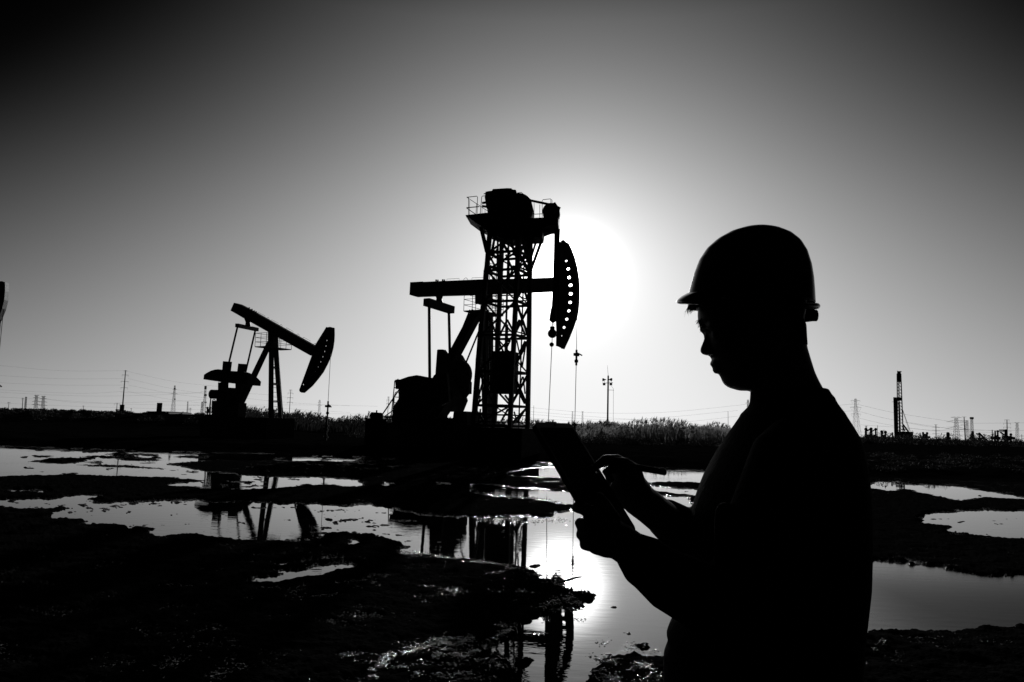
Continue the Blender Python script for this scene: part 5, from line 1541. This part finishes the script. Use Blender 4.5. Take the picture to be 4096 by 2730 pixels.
    limb(body, [(2450, 2120, 1.375, .017), (2452, 2070, 1.355, .0135), (2420, 2020, 1.350, .0115), (2395, 1990, 1.352, .0100)], 12)
    # far hand: palm, fingers holding the pen
    limb(body, [(2550, 1985, 1.53, .034), (2520, 1955, 1.52, .036), (2500, 1915, 1.515, .030)])
    for (pts) in ([(2525, 1880, 1.505, .0115), (2470, 1838, 1.49, .0105), (2420, 1838, 1.475, .0095), (2392, 1862, 1.47, .0085)],
                  [(2512, 1905, 1.51, .0115), (2450, 1870, 1.495, .0105), (2425, 1890, 1.485, .0095), (2440, 1918, 1.48, .0085)],
                  [(2500, 1945, 1.515, .0115), (2450, 1925, 1.505, .0110), (2448, 1955, 1.50, .0105), (2470, 1985, 1.50, .0100)],
                  [(2515, 1985, 1.52, .0115), (2480, 1980, 1.515, .0110), (2486, 2010, 1.51, .0105), (2515, 2025, 1.51, .0100)],
                  [(2555, 1930, 1.505, .0140), (2545, 1880, 1.49, .0120), (2500, 1852, 1.478, .0105), (2450, 1850, 1.472, .0095)]):
        limb(body, pts, 12)
    # legs
    for (dy, du) in ((-.10, 20), (.10, -10)):
        limb(body, [(3080 + du, 2960, YP + dy, .105), (3070 + du, 3560, YP + dy, .070), (3085 + du, 3900, YP + dy, .062), (3100 + du, 4420, YP + dy, .045)])
        limb(body, [(3110 + du, 4440, YP + dy, .042), (2960 + du, 4460, YP + dy, .034)])
    remesh(body, 'body', .0036, SKIN, root, 3)
    # shirt: torso, sleeves with cuffs, collar
    sh = MB()
    loft(sh, tf, tb, td, list(range(1600, 2640, 12)) + [2780, 2830], 56, 2.05)
    limb(sh, [(3170, 1830, YN + .05, .072), (3050, 2160, YN + .0, .070), (2945, 2400, YN, .066)], 24)
    limb(sh, [(2945, 2410, YN, .064), (2800, 2385, 1.35, .058), (2670, 2318, 1.365, .052), (2600, 2262, 1.373, .046), (2578, 2246, 1.376, .046), (2566, 2236, 1.378, .045)], 24)
    limb(sh, [(3160, 1840, 1.74, .070), (3000, 2110, 1.74, .062), (2860, 2190, 1.70, .056)], 24)
    limb(sh, [(2860, 2195, 1.70, .054), (2750, 2135, 1.65, .050), (2690, 2095, 1.62, .045), (2655, 2070, 1.60, .040)], 24)
    # collar stand
    cf = lut(hp([(786, 1400), (778, 1500), (740, 1530), (700, 1560)])); cb = lut(hp([(1352, 1348), (1405, 1366), (1422, 1410), (1452, 1432), (1462, 1470), (1540, 1568)]))
    loft(sh, cf, cb, lambda v: float(np.interp(v, [1560, 1620, 1660], [.066, .085, .11])), [1556, 1566, 1580, 1592, 1604, 1620, 1640, 1660], 48)
    # soft folds
    for (a, b, c, d, rr) in ((3200, 1900, 3000, 2300, .02), (2900, 2050, 2860, 2400, .018), (3300, 2150, 3150, 2420, .02)):
        limb(sh, [(a, b, YP - td(b) * .96, rr), ((a + c) / 2 + 20, (b + d) / 2, YP - td((b + d) / 2) * .985, rr * 1.1), (c, d, YP - td(d) * .96, rr * .8)], 12)
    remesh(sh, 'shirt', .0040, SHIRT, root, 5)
    tr = MB()
    loft(tr, lambda v: tf(min(v, 2700)) + 6 if v < 2780 else tf(v) - 2, lambda v: tb(v) + 4, lambda v: td(v) + .004, range(2640, 3120, 20), 40)
    for (dy, du) in ((-.10, 20), (.10, -10)):
        limb(tr, [(3080 + du, 2960, YP + dy, .118), (3070 + du, 3560, YP + dy, .084), (3085 + du, 3900, YP + dy, .078), (3095 + du, 4360, YP + dy, .070)], 24)
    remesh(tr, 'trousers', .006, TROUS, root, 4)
    for (dy, du) in ((-.10, 20), (.10, -10)):
        bt = MB()
        limb(bt, [(3105 + du, 4330, YP + dy, .056), (3110 + du, 4440, YP + dy, .056)])
        limb(bt, [(3120 + du, 4462, YP + dy, .046), (2990 + du, 4470, YP + dy, .046), (2920 + du, 4484, YP + dy, .038)])
        remesh(bt, 'boot', .006, PLAST, root, 4)
    # hair below the helmet: nape, side burns and fringe
    hr = MB()
    hl = lut(hp([(900, 690), (930, 800), (960, 880), (1000, 960), (1080, 1040)])); hb = lut(hp([(1236, 690), (1226, 780), (1210, 850), (1228, 890), (1233, 980), (1238, 1045)]))
    loft(hr, hl, hb, lambda v: float(np.interp((v - 860) / .5102, [690, 800, 900, 1000, 1045], [.077, .078, .070, .060, .048])), [860 + y * .5102 for y in range(690, 1046, 15)], 40)
    rr = random.Random(5)
    def strand(x0, y0, x1, y1, dy, w=.0008):
        a, b = PZ('h', x0, y0, YP) + Vector((0, dy, 0)), PZ('h', x1, y1, YP) + Vector((0, dy, 0))
        m = a.lerp(b, .5) + Vector((rr.uniform(-.001, .001), 0, .001))
        hr.path([a, m, b], [w, w * .8, w * .2], 4)
    for i in range(150):
        x0 = rr.uniform(318, 385)
        ln = rr.uniform(20, 75) * (1 - abs(x0 - 325) / 110)
        strand(x0, 695, x0 - rr.uniform(-6, 26), 703 + max(8, ln), rr.uniform(-.022, .022), .0011)
    for i in range(14):
        strand(rr.uniform(322, 340), 700, rr.uniform(265, 320), rr.uniform(740, 800), rr.uniform(-.03, .03), .0004)
    for i in range(70):
        y0 = rr.uniform(825, 925)
        x0 = np.interp(y0, [800, 840, 890, 930], [372, 378, 412, 440])
        strand(x0 + 14, y0 - 8, x0 - rr.uniform(0, 14), y0 + rr.uniform(5, 22), rr.uniform(-.014, .014), .0008)
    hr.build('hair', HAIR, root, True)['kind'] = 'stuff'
    # hard hat
    hat = MB()
    Lh = lut(hp([(845, 90), (720, 103), (620, 134), (520, 189), (440, 259), (383, 345), (343, 450), (318, 540), (300, 612), (296, 660), (294, 700), (300, 742)]))
    Rh = lut(hp([(846, 90), (940, 98), (1030, 120), (1120, 165), (1188, 225), (1238, 310), (1272, 420), (1288, 520), (1296, 620), (1300, 695), (1302, 742)]))
    dh = lambda v: .118 * math.sqrt(max(0.0, 1 - (1 - min(1, max(0, ((v - 860) / .5102 - 89) / 560))) ** 2)) + .001
    vs = [860 + y * .5102 for y in [90.5, 91.5, 93, 96, 100, 106, 114, 124, 136, 150] + list(range(165, 706, 18)) + [706]]
    loft(hat, Lh, Rh, dh, vs, 72)
    ho = hat.build('hard_hat', HELM, root, True)
    bev = MB()
    rings = []
    for i in range(21):
        t = -1 + 2 * i / 20
        sh_ = 165 * (1 - math.sqrt(max(0, 1 - (t * .97) ** 2)))
        sec = [(205, 680), (215, 664), (245, 640), (292, 614), (420, 600), (520, 640), (520, 706), (330, 704), (240, 702), (215, 697)]
        y = t * .088
        rings.append([PZ('h', x + sh_ * max(0, (520 - x) / 315), yy - 4 * t * t, YP) + Vector((y * .226, y, y * .172)) for x, yy in sec])
    bev.rings(rings)
    bev.build('visor', HELM, ho, True)
    rm = []
    for i in range(49):
        a = -1.5 + 3.0 * i / 48
        c = PZ('h', 800 + 506 * math.cos(a), 716 - 12 * (1 - math.cos(a)), YP)
        rm.append(c + Vector((.39, 1, .168)) * (.118 * math.sin(a)))
    MB().path(rm, .0075, 10, .9).build('rim', HELM, ho, True)
    MB().prism([PZ('h', x, y, YP) for x, y in ((1150, 690), (1296, 700), (1292, 740), (1289, 785), (1279, 815), (1274, 834), (1245, 838), (1206, 842), (1170, 800))], Vector((.40, 1, .165)) * .06).build('head_band', PLAST, ho)
    MB().cyl(PZ('h', 1262, 790, YP), RT * .022, .012, 14).build('adjuster_knob', PLAST, ho)
    return root
person()

# ------------------------------------------------------------------ tablet and pen in his hands
def tablet():
    # corner points measured on the photograph; near edge to the left, far edge to the right
    yn, yf = 1.40, 1.52
    a = P(2128, 1697, yn); b = P(2278, 1700, yf)
    c = P(2412, 2162, yn - .068)
    wv = b - a
    lv = c - a
    lv = lv - wv.normalized() * lv.dot(wv.normalized())
    nrm = lv.cross(wv).normalized()
    if nrm.y > 0: nrm = -nrm
    ctr = a + wv / 2 + lv / 2
    r = thing('tablet', ctr, 'dark tablet held upright in the man\'s near hand', 'tablet')
    W, Lh = wv.length / 2, lv.length / 2
    uw, ul = wv.normalized(), lv.normalized()
    def rounded(w, l, rad):
        out = []
        for (sx, sy, a0) in ((1, 1, 0), (-1, 1, 90), (-1, -1, 180), (1, -1, 270)):
            for k in range(6):
                t = math.radians(a0 + 18 * k)
                out.append(ctr + uw * (sx * (w - rad) + rad * math.cos(t)) + ul * (sy * (l - rad) + rad * math.sin(t)))
        return out
    MB().prism(rounded(W, Lh, .012), nrm * .010).build('case', PLAST, r)
    MB().prism([q + nrm * .0057 for q in rounded(W - .009, Lh - .012, .004)], nrm * .0012).build('screen', GLASS, r)
    MB().cyl(ctr - ul * (Lh - .005) + nrm * .0055, nrm * .001, .0022, 10).build('camera_lens', GLASS, r)
    MB().box(a.lerp(b, .5) - ul * .0015, uw * .018, ul * .0025, nrm * .003).build('button', PLAST, r)
tablet()
def pen():
    Y = 1.475
    a, b = P(2664, 1891, Y), P(2410, 1847, Y - .01)
    d = (b - a)
    r = thing('pen', a, 'dark pen held between the fingers of the man\'s far hand', 'pen')
    MB().path([a, a + d * .02, a + d * .82, a + d * .95, b], [.005, .0062, .0062, .003, .0006], 12).build('barrel', PLAST, r, True)
    up_ = d.normalized().cross(Vector((0, 1, 0))).normalized()
    if up_.z < 0: up_ = -up_
    MB().box(a + d * .16 + Vector((0, -.0056, .001)), d * .13, (0, .0008, 0), up_ * .0022).build('clip', GALV, r)
pen()
